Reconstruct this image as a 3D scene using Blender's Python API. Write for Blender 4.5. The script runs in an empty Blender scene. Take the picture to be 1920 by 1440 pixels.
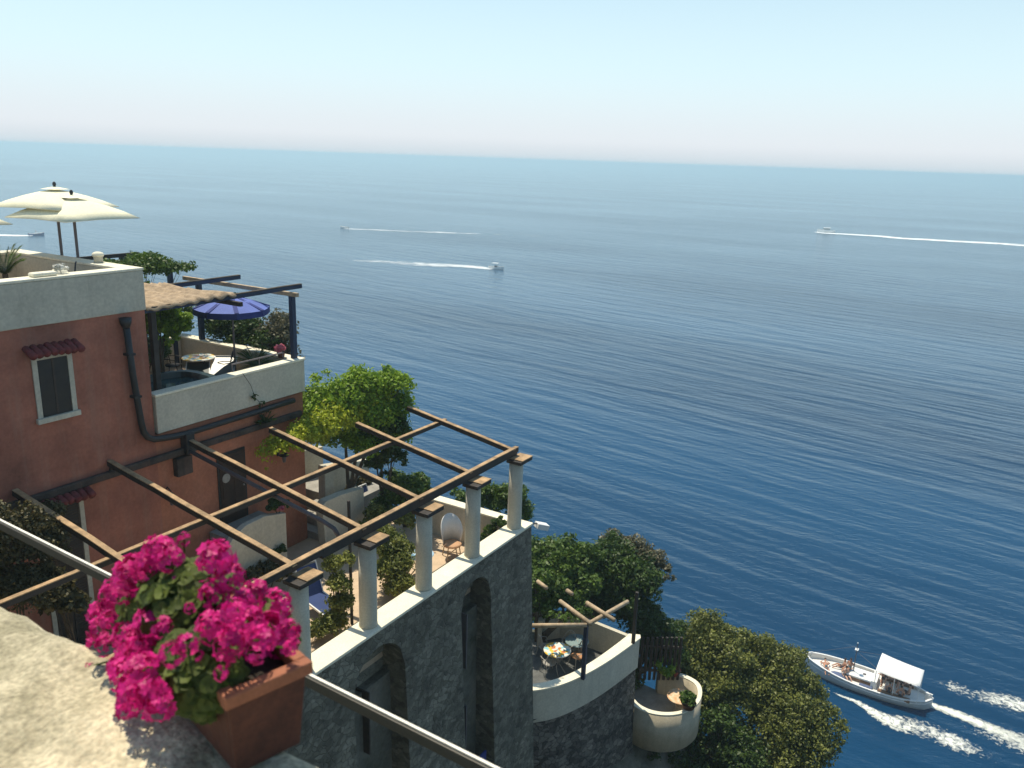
import bpy, math, random
import numpy as np
from mathutils import Vector, Matrix
D=bpy.data; SC=bpy.context.scene; COL=SC.collection
K=1.25                 # one build unit = 1.25 m; everything is scaled by K at the end
SEA=-36.0              # sea level in build units below the eye
# ------------------------------------------------------------------ camera
F,CX,CY=1553.,960.,720.
def _p(x,h0=266.,hs=.0335): return np.array([x-CX,h0+hs*x-CY,F])
_up=np.cross(_p(1920),_p(0)); _up/=np.linalg.norm(_up)
if _up[1]>0:_up=-_up
_a=_p(1940.); _a/=np.linalg.norm(_a)
R=np.array([_a,np.cross(_up,_a),_up])
def ray(px,py): return R@(np.array([px-CX,py-CY,F],float)/F)
def PZ(px,py,z): r=ray(px,py); return tuple(float(c) for c in r*(z/r[2]))
def PY(px,py,y): r=ray(px,py); return tuple(float(c) for c in r*(y/r[1]))
def PX(px,py,x): r=ray(px,py); return tuple(float(c) for c in r*(x/r[0]))
cd=D.cameras.new('camera'); cam=D.objects.new('camera',cd); COL.objects.link(cam)
cd.sensor_width=36; cd.lens=36*F/1920; cd.clip_start=.05; cd.clip_end=400000
rt,dn,fw=R[:,0],R[:,1],R[:,2]
cam.matrix_world=Matrix(((rt[0],-dn[0],-fw[0],0),(rt[1],-dn[1],-fw[1],0),(rt[2],-dn[2],-fw[2],0),(0,0,0,1)))
cd.dof.use_dof=True; cd.dof.focus_distance=22; cd.dof.aperture_fstop=2.6
SC.camera=cam
# ------------------------------------------------------------------ sky, sun, exposure
SV=Vector((.15,.33,1)).normalized()
EL=math.asin(SV.z); AZ=math.atan2(SV.x,SV.y)
W=D.worlds.new('World'); SC.world=W; W.use_nodes=True
nt=W.node_tree; nt.nodes.clear()
sky=nt.nodes.new('ShaderNodeTexSky'); sky.sky_type='NISHITA'; sky.sun_disc=False
sky.sun_elevation=EL; sky.sun_rotation=AZ; sky.altitude=50; sky.air_density=1.0; sky.dust_density=.6; sky.ozone_density=1.0
bg=nt.nodes.new('ShaderNodeBackground'); bg.inputs[1].default_value=.13
ow=nt.nodes.new('ShaderNodeOutputWorld')
tcw=nt.nodes.new('ShaderNodeTexCoord'); sxyz=nt.nodes.new('ShaderNodeSeparateXYZ'); nt.links.new(tcw.outputs['Generated'],sxyz.inputs[0])
rmp=nt.nodes.new('ShaderNodeValToRGB'); re_=rmp.color_ramp.elements; rmp.color_ramp.interpolation='EASE'
re_[0].position=.0; re_[0].color=(.95,.95,.95,1); re_[1].position=.42; re_[1].color=(0,0,0,1)
nt.links.new(sxyz.outputs['Z'],rmp.inputs[0])
mxs=nt.nodes.new('ShaderNodeMixRGB'); mxs.inputs[2].default_value=(5.5,6.75,7.2,1)      # pale sea haze low in the sky
tnt=nt.nodes.new('ShaderNodeMixRGB'); tnt.blend_type='MULTIPLY'; tnt.inputs[0].default_value=1; tnt.inputs[2].default_value=(.86,1.04,1.0,1)
nt.links.new(sky.outputs[0],tnt.inputs[1]); nt.links.new(tnt.outputs[0],mxs.inputs[1]); nt.links.new(rmp.outputs[0],mxs.inputs[0])
rm2=nt.nodes.new('ShaderNodeValToRGB'); r2_=rm2.color_ramp.elements; r2_[0].position=0; r2_[0].color=(1,1,1,1); r2_[1].position=.11; r2_[1].color=(0,0,0,1); rm2.color_ramp.interpolation='EASE'
nt.links.new(sxyz.outputs['Z'],rm2.inputs[0]); mx2=nt.nodes.new('ShaderNodeMixRGB'); mx2.inputs[2].default_value=(5.7,5.95,6.25,1)
nt.links.new(rm2.outputs[0],mx2.inputs[0]); nt.links.new(mxs.outputs[0],mx2.inputs[1])
rm3=nt.nodes.new('ShaderNodeValToRGB'); r3_=rm3.color_ramp.elements; r3_[0].position=0; r3_[0].color=(.8,.8,.8,1); r3_[1].position=.022; r3_[1].color=(0,0,0,1)
nt.links.new(sxyz.outputs['Z'],rm3.inputs[0]); mx3=nt.nodes.new('ShaderNodeMixRGB'); mx3.inputs[2].default_value=(4.4,5.0,5.4,1)
nt.links.new(rm3.outputs[0],mx3.inputs[0]); nt.links.new(mx2.outputs[0],mx3.inputs[1])
nt.links.new(mx3.outputs[0],bg.inputs[0]); nt.links.new(bg.outputs[0],ow.inputs[0])
sl=D.lights.new('sun','SUN'); sl.energy=4.7; sl.angle=math.radians(.5); sl.color=(1,.90,.72)
so=D.objects.new('sun',sl); COL.objects.link(so); so.rotation_euler=(-SV).to_track_quat('-Z','Y').to_euler(); so.location=(0,0,30)
SC.view_settings.view_transform='Standard'; SC.view_settings.look='None'; SC.view_settings.gamma=1; SC.view_settings.exposure=0.14
SC.cycles.max_bounces=7; SC.cycles.diffuse_bounces=3; SC.cycles.transparent_max_bounces=12; SC.cycles.volume_bounces=1
# ------------------------------------------------------------------ materials
MATS={}
def nodes(m):
    m.use_nodes=True; t=m.node_tree; t.nodes.clear(); return t,t.nodes,t.links
def mat(name,col,rough=.8,var=.18,vs=1.5,col2=None,streak=0,scol=(.05,.045,.04),bump=.0,bs=20,metal=0,fine=.08):
    if name in MATS: return MATS[name]
    m=D.materials.new(name); t,N,L=nodes(m)
    tc=N.new('ShaderNodeTexCoord'); b=N.new('ShaderNodeBsdfPrincipled'); o=N.new('ShaderNodeOutputMaterial')
    n1=N.new('ShaderNodeTexNoise'); n1.inputs['Scale'].default_value=vs; n1.inputs['Detail'].default_value=7; n1.inputs['Roughness'].default_value=.65
    L.new(tc.outputs['Object'],n1.inputs['Vector'])
    r=N.new('ShaderNodeValToRGB'); e=r.color_ramp.elements
    c2=col2 or tuple(c*(1-var*1.6) for c in col); c1=tuple(min(.95,c*(1+var*.5)) for c in col)
    e[0].position=.33; e[0].color=(*c2,1); e[1].position=.68; e[1].color=(*c1,1)
    L.new(n1.outputs[0],r.inputs[0]); out=r.outputs[0]
    if fine:
        nf=N.new('ShaderNodeTexNoise'); nf.inputs['Scale'].default_value=vs*14; nf.inputs['Detail'].default_value=3
        L.new(tc.outputs['Object'],nf.inputs['Vector'])
        mr=N.new('ShaderNodeMapRange'); mr.inputs[1].default_value=.3; mr.inputs[2].default_value=.7; mr.inputs[3].default_value=1-fine*1.5; mr.inputs[4].default_value=1+fine
        L.new(nf.outputs[0],mr.inputs[0]); vm=N.new('ShaderNodeVectorMath'); vm.operation='SCALE'
        L.new(out,vm.inputs[0]); L.new(mr.outputs[0],vm.inputs['Scale']); out=vm.outputs[0]
    if streak:
        mp=N.new('ShaderNodeMapping'); mp.inputs['Scale'].default_value=(3.2,3.2,.28); L.new(tc.outputs['Object'],mp.inputs[0])
        n2=N.new('ShaderNodeTexNoise'); n2.inputs['Scale'].default_value=1; n2.inputs['Detail'].default_value=6; n2.inputs['Roughness'].default_value=.7
        L.new(mp.outputs[0],n2.inputs['Vector'])
        r2=N.new('ShaderNodeValToRGB'); r2.color_ramp.elements[0].position=.5; r2.color_ramp.elements[1].position=.78
        r2.color_ramp.elements[0].color=(0,0,0,1); r2.color_ramp.elements[1].color=(streak,)*3+(1,)
        L.new(n2.outputs[0],r2.inputs[0])
        mx=N.new('ShaderNodeMixRGB'); mx.inputs[2].default_value=(*scol,1); L.new(r2.outputs[0],mx.inputs[0]); L.new(out,mx.inputs[1]); out=mx.outputs[0]
    L.new(out,b.inputs['Base Color']); b.inputs['Roughness'].default_value=rough; b.inputs['Metallic'].default_value=metal
    if bump:
        nb=N.new('ShaderNodeTexNoise'); nb.inputs['Scale'].default_value=bs; nb.inputs['Detail'].default_value=5
        L.new(tc.outputs['Object'],nb.inputs['Vector'])
        bp=N.new('ShaderNodeBump'); bp.inputs['Strength'].default_value=.7; bp.inputs['Distance'].default_value=bump
        L.new(nb.outputs[0],bp.inputs['Height']); L.new(bp.outputs[0],b.inputs['Normal'])
    L.new(b.outputs[0],o.inputs[0]); MATS[name]=m; return m
def stonemat(name,c1,c2,mortar,scale=3.2,bump=.05):
    m=D.materials.new(name); t,N,L=nodes(m)
    tc=N.new('ShaderNodeTexCoord'); b=N.new('ShaderNodeBsdfPrincipled'); o=N.new('ShaderNodeOutputMaterial')
    nd=N.new('ShaderNodeTexNoise'); nd.inputs['Scale'].default_value=3; nd.inputs['Detail'].default_value=3; L.new(tc.outputs['Object'],nd.inputs['Vector'])
    ad=N.new('ShaderNodeVectorMath'); ad.operation='MULTIPLY_ADD'; ad.inputs[1].default_value=(.28,.28,.28); L.new(nd.outputs['Color'],ad.inputs[0]); L.new(tc.outputs['Object'],ad.inputs[2])
    mp=N.new('ShaderNodeMapping'); mp.inputs['Scale'].default_value=(1,1,1.5); L.new(ad.outputs[0],mp.inputs[0])
    v=N.new('ShaderNodeTexVoronoi'); v.inputs['Scale'].default_value=scale; L.new(mp.outputs[0],v.inputs['Vector'])
    ve=N.new('ShaderNodeTexVoronoi'); ve.feature='DISTANCE_TO_EDGE'; ve.inputs['Scale'].default_value=scale; L.new(mp.outputs[0],ve.inputs['Vector'])
    sx=N.new('ShaderNodeSeparateColor'); L.new(v.outputs['Color'],sx.inputs[0])
    mx=N.new('ShaderNodeMixRGB'); mx.inputs[1].default_value=(*c1,1); mx.inputs[2].default_value=(*c2,1); L.new(sx.outputs[0],mx.inputs[0])
    n2=N.new('ShaderNodeTexNoise'); n2.inputs['Scale'].default_value=1.1; n2.inputs['Detail'].default_value=9; n2.inputs['Roughness'].default_value=.75; L.new(tc.outputs['Object'],n2.inputs['Vector'])
    mr=N.new('ShaderNodeMapRange'); mr.inputs[1].default_value=.3; mr.inputs[2].default_value=.72; mr.inputs[3].default_value=.35; mr.inputs[4].default_value=1.75; L.new(n2.outputs[0],mr.inputs[0])
    sc=N.new('ShaderNodeVectorMath'); sc.operation='SCALE'; L.new(mx.outputs[0],sc.inputs[0]); L.new(mr.outputs[0],sc.inputs['Scale'])
    re=N.new('ShaderNodeMapRange'); re.inputs[1].default_value=-.03; re.inputs[2].default_value=.07; L.new(ve.outputs[0],re.inputs[0])
    m2=N.new('ShaderNodeMixRGB'); m2.inputs[1].default_value=(*mortar,1); L.new(sc.outputs[0],m2.inputs[2]); L.new(re.outputs[0],m2.inputs[0])
    L.new(m2.outputs[0],b.inputs['Base Color']); b.inputs['Roughness'].default_value=.95
    nb=N.new('ShaderNodeTexNoise'); nb.inputs['Scale'].default_value=14; nb.inputs['Detail'].default_value=4; L.new(tc.outputs['Object'],nb.inputs['Vector'])
    mh=N.new('ShaderNodeMath'); mh.operation='MULTIPLY_ADD'; mh.inputs[1].default_value=.5; L.new(nb.outputs[0],mh.inputs[0]); L.new(re.outputs[0],mh.inputs[2])
    bp=N.new('ShaderNodeBump'); bp.inputs['Distance'].default_value=bump; bp.inputs['Strength'].default_value=.9; L.new(mh.outputs[0],bp.inputs['Height']); L.new(bp.outputs[0],b.inputs['Normal'])
    L.new(b.outputs[0],o.inputs[0]); MATS[name]=m; return m
def leafmat(name,dark,light,trans=.3,vs=1.2,rough=.5):
    m=D.materials.new(name); t,N,L=nodes(m)
    tc=N.new('ShaderNodeTexCoord'); g=N.new('ShaderNodeNewGeometry'); o=N.new('ShaderNodeOutputMaterial')
    n=N.new('ShaderNodeTexNoise'); n.inputs['Scale'].default_value=vs; n.inputs['Detail'].default_value=4; L.new(tc.outputs['Object'],n.inputs['Vector'])
    a=N.new('ShaderNodeMath'); a.operation='MULTIPLY_ADD'; a.inputs[1].default_value=.55; L.new(g.outputs['Random Per Island'],a.inputs[0])
    mr=N.new('ShaderNodeMapRange'); mr.inputs[1].default_value=.3; mr.inputs[2].default_value=.7; mr.inputs[3].default_value=0; mr.inputs[4].default_value=.55; L.new(n.outputs[0],mr.inputs[0]); L.new(mr.outputs[0],a.inputs[2])
    mx=N.new('ShaderNodeMixRGB'); mx.inputs[1].default_value=(*dark,1); mx.inputs[2].default_value=(*light,1); L.new(a.outputs[0],mx.inputs[0])
    b=N.new('ShaderNodeBsdfPrincipled'); b.inputs['Roughness'].default_value=rough; b.inputs['Specular IOR Level'].default_value=.35; L.new(mx.outputs[0],b.inputs['Base Color'])
    tr=N.new('ShaderNodeBsdfTranslucent'); L.new(mx.outputs[0],tr.inputs[0])
    ms=N.new('ShaderNodeMixShader'); ms.inputs[0].default_value=trans; L.new(b.outputs[0],ms.inputs[1]); L.new(tr.outputs[0],ms.inputs[2]); L.new(ms.outputs[0],o.inputs[0])
    MATS[name]=m; return m
pink=mat('pink_render',(.39,.145,.092),.9,.25,.9,streak=.45,scol=(.36,.23,.17),bump=.01,bs=9)
pink2=mat('pink_render_lower',(.45,.17,.095),.9,.22,.9,streak=.3,scol=(.30,.19,.13),bump=.01,bs=9)
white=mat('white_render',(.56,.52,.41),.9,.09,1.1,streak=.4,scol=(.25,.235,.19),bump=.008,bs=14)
whitec=mat('white_coping_sunlit',(.82,.77,.60),.9,.08,2.0,bump=.006,bs=20)  # lighter than the wall white, so sunlight is painted into the coping
colm=mat('column_render',(.57,.53,.42),.9,.08,2.0,streak=.3,scol=(.32,.28,.19),bump=.006,bs=20)
wood=mat('tan_pine',(.46,.30,.155),.75,.35,4,streak=.0,bump=.01,bs=30)  # tan wood, also laid on timber tops as painted sunlight
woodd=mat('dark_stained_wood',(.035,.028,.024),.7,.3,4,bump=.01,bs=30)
woodp=mat('pale_pole_wood',(.48,.36,.23),.8,.25,5,bump=.01,bs=30)
bluew=mat('blue_painted_wood',(.014,.03,.075),.55,.2,3)
stone=stonemat('rubble_stone',(.095,.088,.064),(.20,.188,.145),(.11,.10,.077),5.6,.03)
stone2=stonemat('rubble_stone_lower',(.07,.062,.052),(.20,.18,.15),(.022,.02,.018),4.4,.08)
tile=mat('terrace_tile',(.58,.44,.30),.8,.12,3,bump=.004,bs=6)
floorg=mat('grey_floor',(.34,.32,.28),.85,.2,2)
red=mat('red_clay_tile',(.20,.035,.035),.8,.3,6)
terrar=mat('terracotta_sunlit_rim',(.34,.12,.055),.75,.2,6,bump=.004,bs=30)  # brighter copy of the terracotta, painting sun onto the rim
terra=mat('terracotta',(.12,.038,.019),.8,.35,3,streak=.55,scol=(.10,.055,.035),bump=.008,bs=30,fine=.15)
soil=mat('soil',(.03,.022,.015),1,.4,20,bump=.01,bs=60)
greyp=mat('grey_pipe',(.14,.12,.125),.55,.15,4)
darkm=mat('dark_stained_render',(.075,.055,.045),.9,.4,2.5,streak=.4,scol=(.2,.1,.07))
shut=mat('brown_shutter',(.06,.042,.032),.8,.25,3)
doorm=mat('dark_door_wood',(.045,.02,.012),.6,.3,4)
blackm=mat('black_iron',(.018,.018,.02),.5,.2,5)
ironw=mat('pale_iron',(.34,.32,.28),.6,.2,5)
wm=mat('white_metal',(.75,.75,.72),.45,.05,4)
navy=mat('navy_sling_fabric',(.025,.05,.16),.85,.12,3)
bluef=mat('blue_parasol_fabric',(.11,.16,.46),.8,.12,2)
blued=mat('dark_blue_band',(.02,.035,.19),.8,.12,2)
cream=mat('cream_canvas',(.90,.84,.60),.85,.05,2)
reed=mat('reed_matting',(.42,.31,.20),.9,.3,6,bump=.02,bs=30)
spa=mat('dark_green_tub',(.02,.045,.045),.35,.2,3)
bark=mat('bark',(.09,.07,.05),.95,.3,6,bump=.02,bs=20)
railm=mat('painted_rail',(.09,.08,.065),.5,.12,5)
railt=mat('pale_rail_edge',(.85,.80,.68),.5,.1,5)  # pale strip along the top of the rail
rough=mat('rough_cement',(.64,.56,.39),.98,.28,3.2,col2=(.30,.265,.17),bump=.03,bs=26,fine=.22)
road=mat('asphalt',(.06,.06,.058),.9,.2,4)
rockm=mat('cliff_rock',(.16,.145,.115),.95,.4,.8,col2=(.05,.055,.035),bump=.3,bs=2)
LG=leafmat('leaf_mid_green',(.018,.05,.009),(.13,.21,.03))
LD=leafmat('leaf_dark_green',(.012,.032,.007),(.075,.13,.02))
LB=leafmat('leaf_bright_vine',(.06,.14,.01),(.33,.48,.04),.4)
LY=leafmat('leaf_lime_vine',(.20,.27,.01),(.56,.60,.05),.4)
LO=leafmat('leaf_olive',(.032,.052,.010),(.25,.27,.06),.3)
LGy=leafmat('leaf_grey_olive',(.06,.065,.03),(.22,.20,.12),.25)
LP=leafmat('leaf_dull_brown',(.03,.035,.015),(.12,.10,.035),.2)  # dull brown green leaf colour
LH=leafmat('leaf_yellow_hedge',(.05,.075,.012),(.33,.35,.08),.35)
LR=leafmat('petal_red',(.25,.015,.03),(.55,.05,.08),.3)
LM=leafmat('petal_magenta',(.34,.002,.09),(.88,.02,.30),.35,9)
LPk=leafmat('petal_pink',(.55,.12,.2),(.8,.3,.35),.3)
LGer=leafmat('geranium_leaf',(.012,.026,.004),(.15,.19,.03),.3,9,.65)
# ------------------------------------------------------------------ mesh builder
ROOT={}
class MB:
    def __init__(s): s.v=[]; s.f=[]
    def add(s,v,f):
        n=len(s.v); s.v+=[tuple(p) for p in v]; s.f+=[tuple(i+n for i in q) for q in f]; return s
    def bx(s,x0,x1,y0,y1,z0,z1):
        return s.add([(x0,y0,z0),(x1,y0,z0),(x1,y1,z0),(x0,y1,z0),(x0,y0,z1),(x1,y0,z1),(x1,y1,z1),(x0,y1,z1)],
          [(0,3,2,1),(4,5,6,7),(0,1,5,4),(1,2,6,5),(2,3,7,6),(3,0,4,7)])
    def bar(s,p,q,w,h,up=(0,0,1)):
        p=Vector(p);q=Vector(q);d=(q-p).normalized();u=Vector(up)
        if abs(d.dot(u))>.98:u=Vector((1,0,0))
        sd=d.cross(u).normalized()*w/2;uu=sd.cross(d).normalized()*h/2
        c=[-sd-uu,sd-uu,sd+uu,-sd+uu]
        return s.add([p+k for k in c]+[q+k for k in c],[(0,3,2,1),(4,5,6,7),(0,1,5,4),(1,2,6,5),(2,3,7,6),(3,0,4,7)])
    def tube(s,path,r,n=8,cap=True):
        P=[Vector(p) for p in path];rs=r if isinstance(r,(list,tuple)) else [r]*len(P);v=[];f=[]
        a=None
        for i,p in enumerate(P):
            d=(P[min(i+1,len(P)-1)]-P[max(i-1,0)]).normalized()
            if a is None:
                u=Vector((0,0,1)) if abs(d.z)<.9 else Vector((1,0,0)); a=d.cross(u).normalized()
            else: a=(a-d*a.dot(d)).normalized()
            b=d.cross(a)
            for k in range(n):
                t=2*math.pi*k/n; v.append(p+(a*math.cos(t)+b*math.sin(t))*rs[i])
        for i in range(len(P)-1):
            for k in range(n): f.append((i*n+k,i*n+(k+1)%n,(i+1)*n+(k+1)%n,(i+1)*n+k))
        if cap: f.append(tuple(range(n))[::-1]); f.append(tuple((len(P)-1)*n+k for k in range(n)))
        return s.add(v,f)
    def lathe(s,prof,c=(0,0,0),n=20,sx=1,sy=1):
        v=[];f=[]
        for r,z in prof:
            for k in range(n): t=2*math.pi*k/n; v.append((c[0]+r*sx*math.cos(t),c[1]+r*sy*math.sin(t),c[2]+z))
        for i in range(len(prof)-1):
            for k in range(n): f.append((i*n+k,i*n+(k+1)%n,(i+1)*n+(k+1)%n,(i+1)*n+k))
        if prof[0][0]>1e-4:f.append(tuple(range(n))[::-1])
        if prof[-1][0]>1e-4:f.append(tuple((len(prof)-1)*n+k for k in range(n)))
        return s.add(v,f)
    def ell(s,c,r,n=10,m=7):
        pr=[(max(1e-5,math.sin(math.pi*i/m)),-math.cos(math.pi*i/m)) for i in range(m+1)]
        return s.add([(c[0]+a*r[0]*math.cos(2*math.pi*k/n),c[1]+a*r[1]*math.sin(2*math.pi*k/n),c[2]+z*r[2]) for a,z in pr for k in range(n)],
           [(i*n+k,i*n+(k+1)%n,(i+1)*n+(k+1)%n,(i+1)*n+k) for i in range(m) for k in range(n)])
    def prism(s,pts,off):   # polygon (3D points) extruded by vector
        n=len(pts);o=Vector(off);v=[Vector(p) for p in pts]+[Vector(p)+o for p in pts]
        return s.add(v,[tuple(range(n))[::-1],tuple(range(n,2*n))]+[(i,(i+1)%n,(i+1)%n+n,i+n) for i in range(n)])
    def build(s,name,m,parent=None,smooth=False,bevel=0,local=False,loc=None,rz=0,fix=True):
        me=D.meshes.new(name)
        base=(0,0,0)
        if parent is not None: base=ROOT[parent.name]
        elif loc is not None: base=loc
        v=np.array(s.v,float)
        if not local: v=v-np.array(base)
        me.from_pydata(v.tolist(),[],s.f); 
        if fix:
            import bmesh
            bm=bmesh.new();bm.from_mesh(me);bmesh.ops.recalc_face_normals(bm,faces=bm.faces);bm.to_mesh(me);bm.free()
        return link(name,me,m,parent,smooth,bevel,loc,rz)
def link(name,me,m,parent=None,smooth=False,bevel=0,loc=None,rz=0):
    me.materials.append(m)
    if smooth: me.polygons.foreach_set('use_smooth',[True]*len(me.polygons))
    o=D.objects.new(name,me);COL.objects.link(o)
    if parent is not None: o.parent=parent; ROOT[o.name]=ROOT[parent.name]
    else:
        o.location=loc or (0,0,0); o.rotation_euler=(0,0,rz); ROOT[o.name]=tuple(o.location)
    if bevel:
        b=o.modifiers.new('bevel','BEVEL');b.width=bevel;b.segments=2;b.limit_method='ANGLE'
    return o
def thing(name,label,cat,loc=(0,0,0),rz=0,group=None):
    o=D.objects.new(name,None);COL.objects.link(o);o.location=loc;o.rotation_euler=(0,0,rz);o.empty_display_size=.2
    ROOT[o.name]=tuple(loc); return tag(o,label,cat,group)
def tag(o,label=None,cat=None,group=None,kind=None):
    if label:o['label']=label
    if cat:o['category']=cat
    if group:o['group']=group
    if kind:o['kind']=kind
    return o
def copy_tree(o,parent=None):
    c=o.copy();COL.objects.link(c);c.parent=parent;ROOT[c.name]=ROOT[o.name]
    for ch in list(o.children): copy_tree(ch,c)
    return c
def place(proto,first,loc,rz,label,group=None):
    o=proto if first else copy_tree(proto)
    o.location=loc;o.rotation_euler=(0,0,rz);o['label']=label
    if group:o['group']=group
    return o
# ---- foliage: clumps of leaf-sized quads
def leafmesh(name,blobs,n,size,m,parent,seed=0,clump=.34,nc=26,flat=.35,local=False,loc=None,elong=1.5,hole=.0):
    rg=np.random.default_rng(seed); bl=np.array(blobs,float)     # x,y,z,rx,ry,rz
    w=(bl[:,3]*bl[:,4]+bl[:,5]*bl[:,4]+bl[:,3]*bl[:,5]); w/=w.sum()
    cs=[];cr=[]
    for i,b in enumerate(bl):
        k=max(4,int(nc*len(bl)*w[i]))
        d=rg.normal(size=(k,3));d/=np.linalg.norm(d,axis=1)[:,None]
        d[:,2]=np.where(d[:,2]<-.35,-d[:,2]*.6,d[:,2])
        rr=.45+.6*rg.random(k)**.5
        cs.append(b[:3]+d*b[3:6]*rr[:,None]); cr.append(np.min(b[3:6])*clump*(.55+.9*rg.random(k)))
    cs=np.vstack(cs);cr=np.concatenate(cr)
    p=cr**2;p/=p.sum();idx=rg.choice(len(cs),n,p=p)
    d=rg.normal(size=(n,3));d/=np.linalg.norm(d,axis=1)[:,None]
    pos=cs[idx]+d*cr[idx][:,None]*(rg.random(n)**.45)[:,None]*np.array([1.1,1.1,.8])
    nor=d*.8+rg.normal(size=(n,3))*.6+np.array([0,0,flat]);nor/=np.linalg.norm(nor,axis=1)[:,None]
    t=np.cross(nor,rg.normal(size=(n,3)));t/=np.linalg.norm(t,axis=1)[:,None];b2=np.cross(nor,t)
    s=size*(.55+.9*rg.random(n))[:,None]
    v=np.stack([pos-t*s*.5*elong,pos+b2*s*.42+nor*s*.08,pos+t*s*.5*elong,pos-b2*s*.42+nor*s*.08],1).reshape(-1,3)
    return quadmesh(name,v,m,parent,local,loc)
def quadmesh(name,v,m,parent,local=False,loc=None):
    base=np.array(ROOT[parent.name] if parent is not None else (loc or (0,0,0)),float)
    if not local: v=v-base
    n=len(v)//4;me=D.meshes.new(name);me.vertices.add(4*n);me.vertices.foreach_set('co',v.astype(np.float32).ravel())
    me.loops.add(4*n);me.loops.foreach_set('vertex_index',np.arange(4*n,dtype=np.int32))
    me.polygons.add(n);me.polygons.foreach_set('loop_start',np.arange(0,4*n,4,dtype=np.int32))
    me.update(calc_edges=True);me.validate()
    return link(name,me,m,parent,loc=loc)
def plant(name,label,cat,base,blobs,n,size,m,seed,group=None,trunk=.05,limbs=3,pot=None,crown='crown',**kw):
    t=thing(name,label,cat,base,group=group)
    leafmesh(crown,blobs,n,size,m,t,seed,**kw)
    rg=random.Random(seed)
    if trunk:
        b=MB();base=Vector(base)
        for i in range(max(limbs,1)):
            q=Vector(blobs[i%len(blobs)][:3]); mid=base.lerp(q,.5)+Vector((rg.uniform(-.1,.1),rg.uniform(-.1,.1),0))*trunk*8
            st=base.lerp(q,.0); b.tube([st,mid,q],[trunk,trunk*.7,trunk*.25],7)
            for j in range(3):
                q2=q+Vector((rg.uniform(-1,1)*blobs[i%len(blobs)][3],rg.uniform(-1,1)*blobs[i%len(blobs)][4],rg.uniform(0,.8)*blobs[i%len(blobs)][5]))*.8
                b.tube([mid.lerp(q,.4),q2],[trunk*.4,trunk*.1],5)
        b.build('trunk' if trunk>.03 else 'stem',bark,t)
    if pot:
        r,h,pm=pot; x,y,z=base
        MB().lathe([(.0,0),(r*.75,0),(r,h),(r*1.08,h),(r*1.08,h*.86)][:4]+[(r*.9,h),(r*.85,h*.85),(0.001,h*.85)],(x,y,z),16).build('pot',pm,t,True)
    return t
# ================================================================== SETTING
def watermat():
    m=D.materials.new('sea_water'); t,N,L=nodes(m)
    tc=N.new('ShaderNodeTexCoord'); b=N.new('ShaderNodeBsdfPrincipled'); o=N.new('ShaderNodeOutputMaterial')
    b.inputs['IOR'].default_value=1.33; b.inputs['Roughness'].default_value=.12; b.inputs['Specular IOR Level'].default_value=.5
    hs=[]
    for (rz,st,sc,det,w) in ((-9,6,.21,2,2.3),(-2,4,.55,3,.6),(31,3.2,1.1,4,.34),(22,2.5,3.0,3,.11)):
        mp=N.new('ShaderNodeMapping'); mp.vector_type='TEXTURE'; mp.inputs['Rotation'].default_value=(0,0,math.radians(rz)); mp.inputs['Scale'].default_value=(1,st,1); L.new(tc.outputs['Object'],mp.inputs[0])
        n=N.new('ShaderNodeTexNoise'); n.inputs['Scale'].default_value=sc; n.inputs['Detail'].default_value=det; n.inputs['Roughness'].default_value=.55; L.new(mp.outputs[0],n.inputs['Vector'])
        mu=N.new('ShaderNodeMath'); mu.operation='MULTIPLY'; mu.inputs[1].default_value=w; L.new(n.outputs[0],mu.inputs[0]); hs.append(mu)
    a=N.new('ShaderNodeMath'); L.new(hs[0].outputs[0],a.inputs[0]); L.new(hs[1].outputs[0],a.inputs[1])
    a3=N.new('ShaderNodeMath'); L.new(a.outputs[0],a3.inputs[0]); L.new(hs[2].outputs[0],a3.inputs[1])
    a2=N.new('ShaderNodeMath'); L.new(a3.outputs[0],a2.inputs[0]); L.new(hs[3].outputs[0],a2.inputs[1])
    bp=N.new('ShaderNodeBump'); bp.inputs['Strength'].default_value=1; bp.inputs['Distance'].default_value=.36; L.new(a2.outputs[0],bp.inputs['Height']); L.new(bp.outputs[0],b.inputs['Normal'])
    # broad wind patches
    mp=N.new('ShaderNodeMapping'); mp.inputs['Rotation'].default_value=(0,0,-.3); mp.inputs['Scale'].default_value=(1,.3,1); L.new(tc.outputs['Object'],mp.inputs[0])
    n=N.new('ShaderNodeTexNoise'); n.inputs['Scale'].default_value=.012; n.inputs['Detail'].default_value=5; L.new(mp.outputs[0],n.inputs['Vector'])
    r=N.new('ShaderNodeValToRGB'); r.color_ramp.elements[0].position=.35; r.color_ramp.elements[1].position=.68
    r.color_ramp.elements[0].color=(.0002,.021,.060,1); r.color_ramp.elements[1].color=(.0004,.041,.105,1); L.new(n.outputs[0],r.inputs[0]); L.new(r.outputs[0],b.inputs['Base Color'])
    rr=N.new('ShaderNodeMapRange'); rr.inputs[1].default_value=.35; rr.inputs[2].default_value=.7; rr.inputs[3].default_value=.16; rr.inputs[4].default_value=.08; L.new(n.outputs[0],rr.inputs[0]); L.new(rr.outputs[0],b.inputs['Roughness'])
    bs_=N.new('ShaderNodeMapRange'); bs_.inputs[1].default_value=.35; bs_.inputs[2].default_value=.68; bs_.inputs[3].default_value=1.0; bs_.inputs[4].default_value=.55; L.new(n.outputs[0],bs_.inputs[0]); L.new(bs_.outputs[0],bp.inputs['Strength'])
    L.new(b.outputs[0],o.inputs[0]); return m
S=60000.
o=MB().add([(-S,-S,SEA),(S,-S,SEA),(S,S,SEA),(-S,S,SEA)],[(0,1,2,3)]).build('sea_water',watermat(),loc=(0,0,SEA),fix=False); tag(o,kind='structure')
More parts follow.
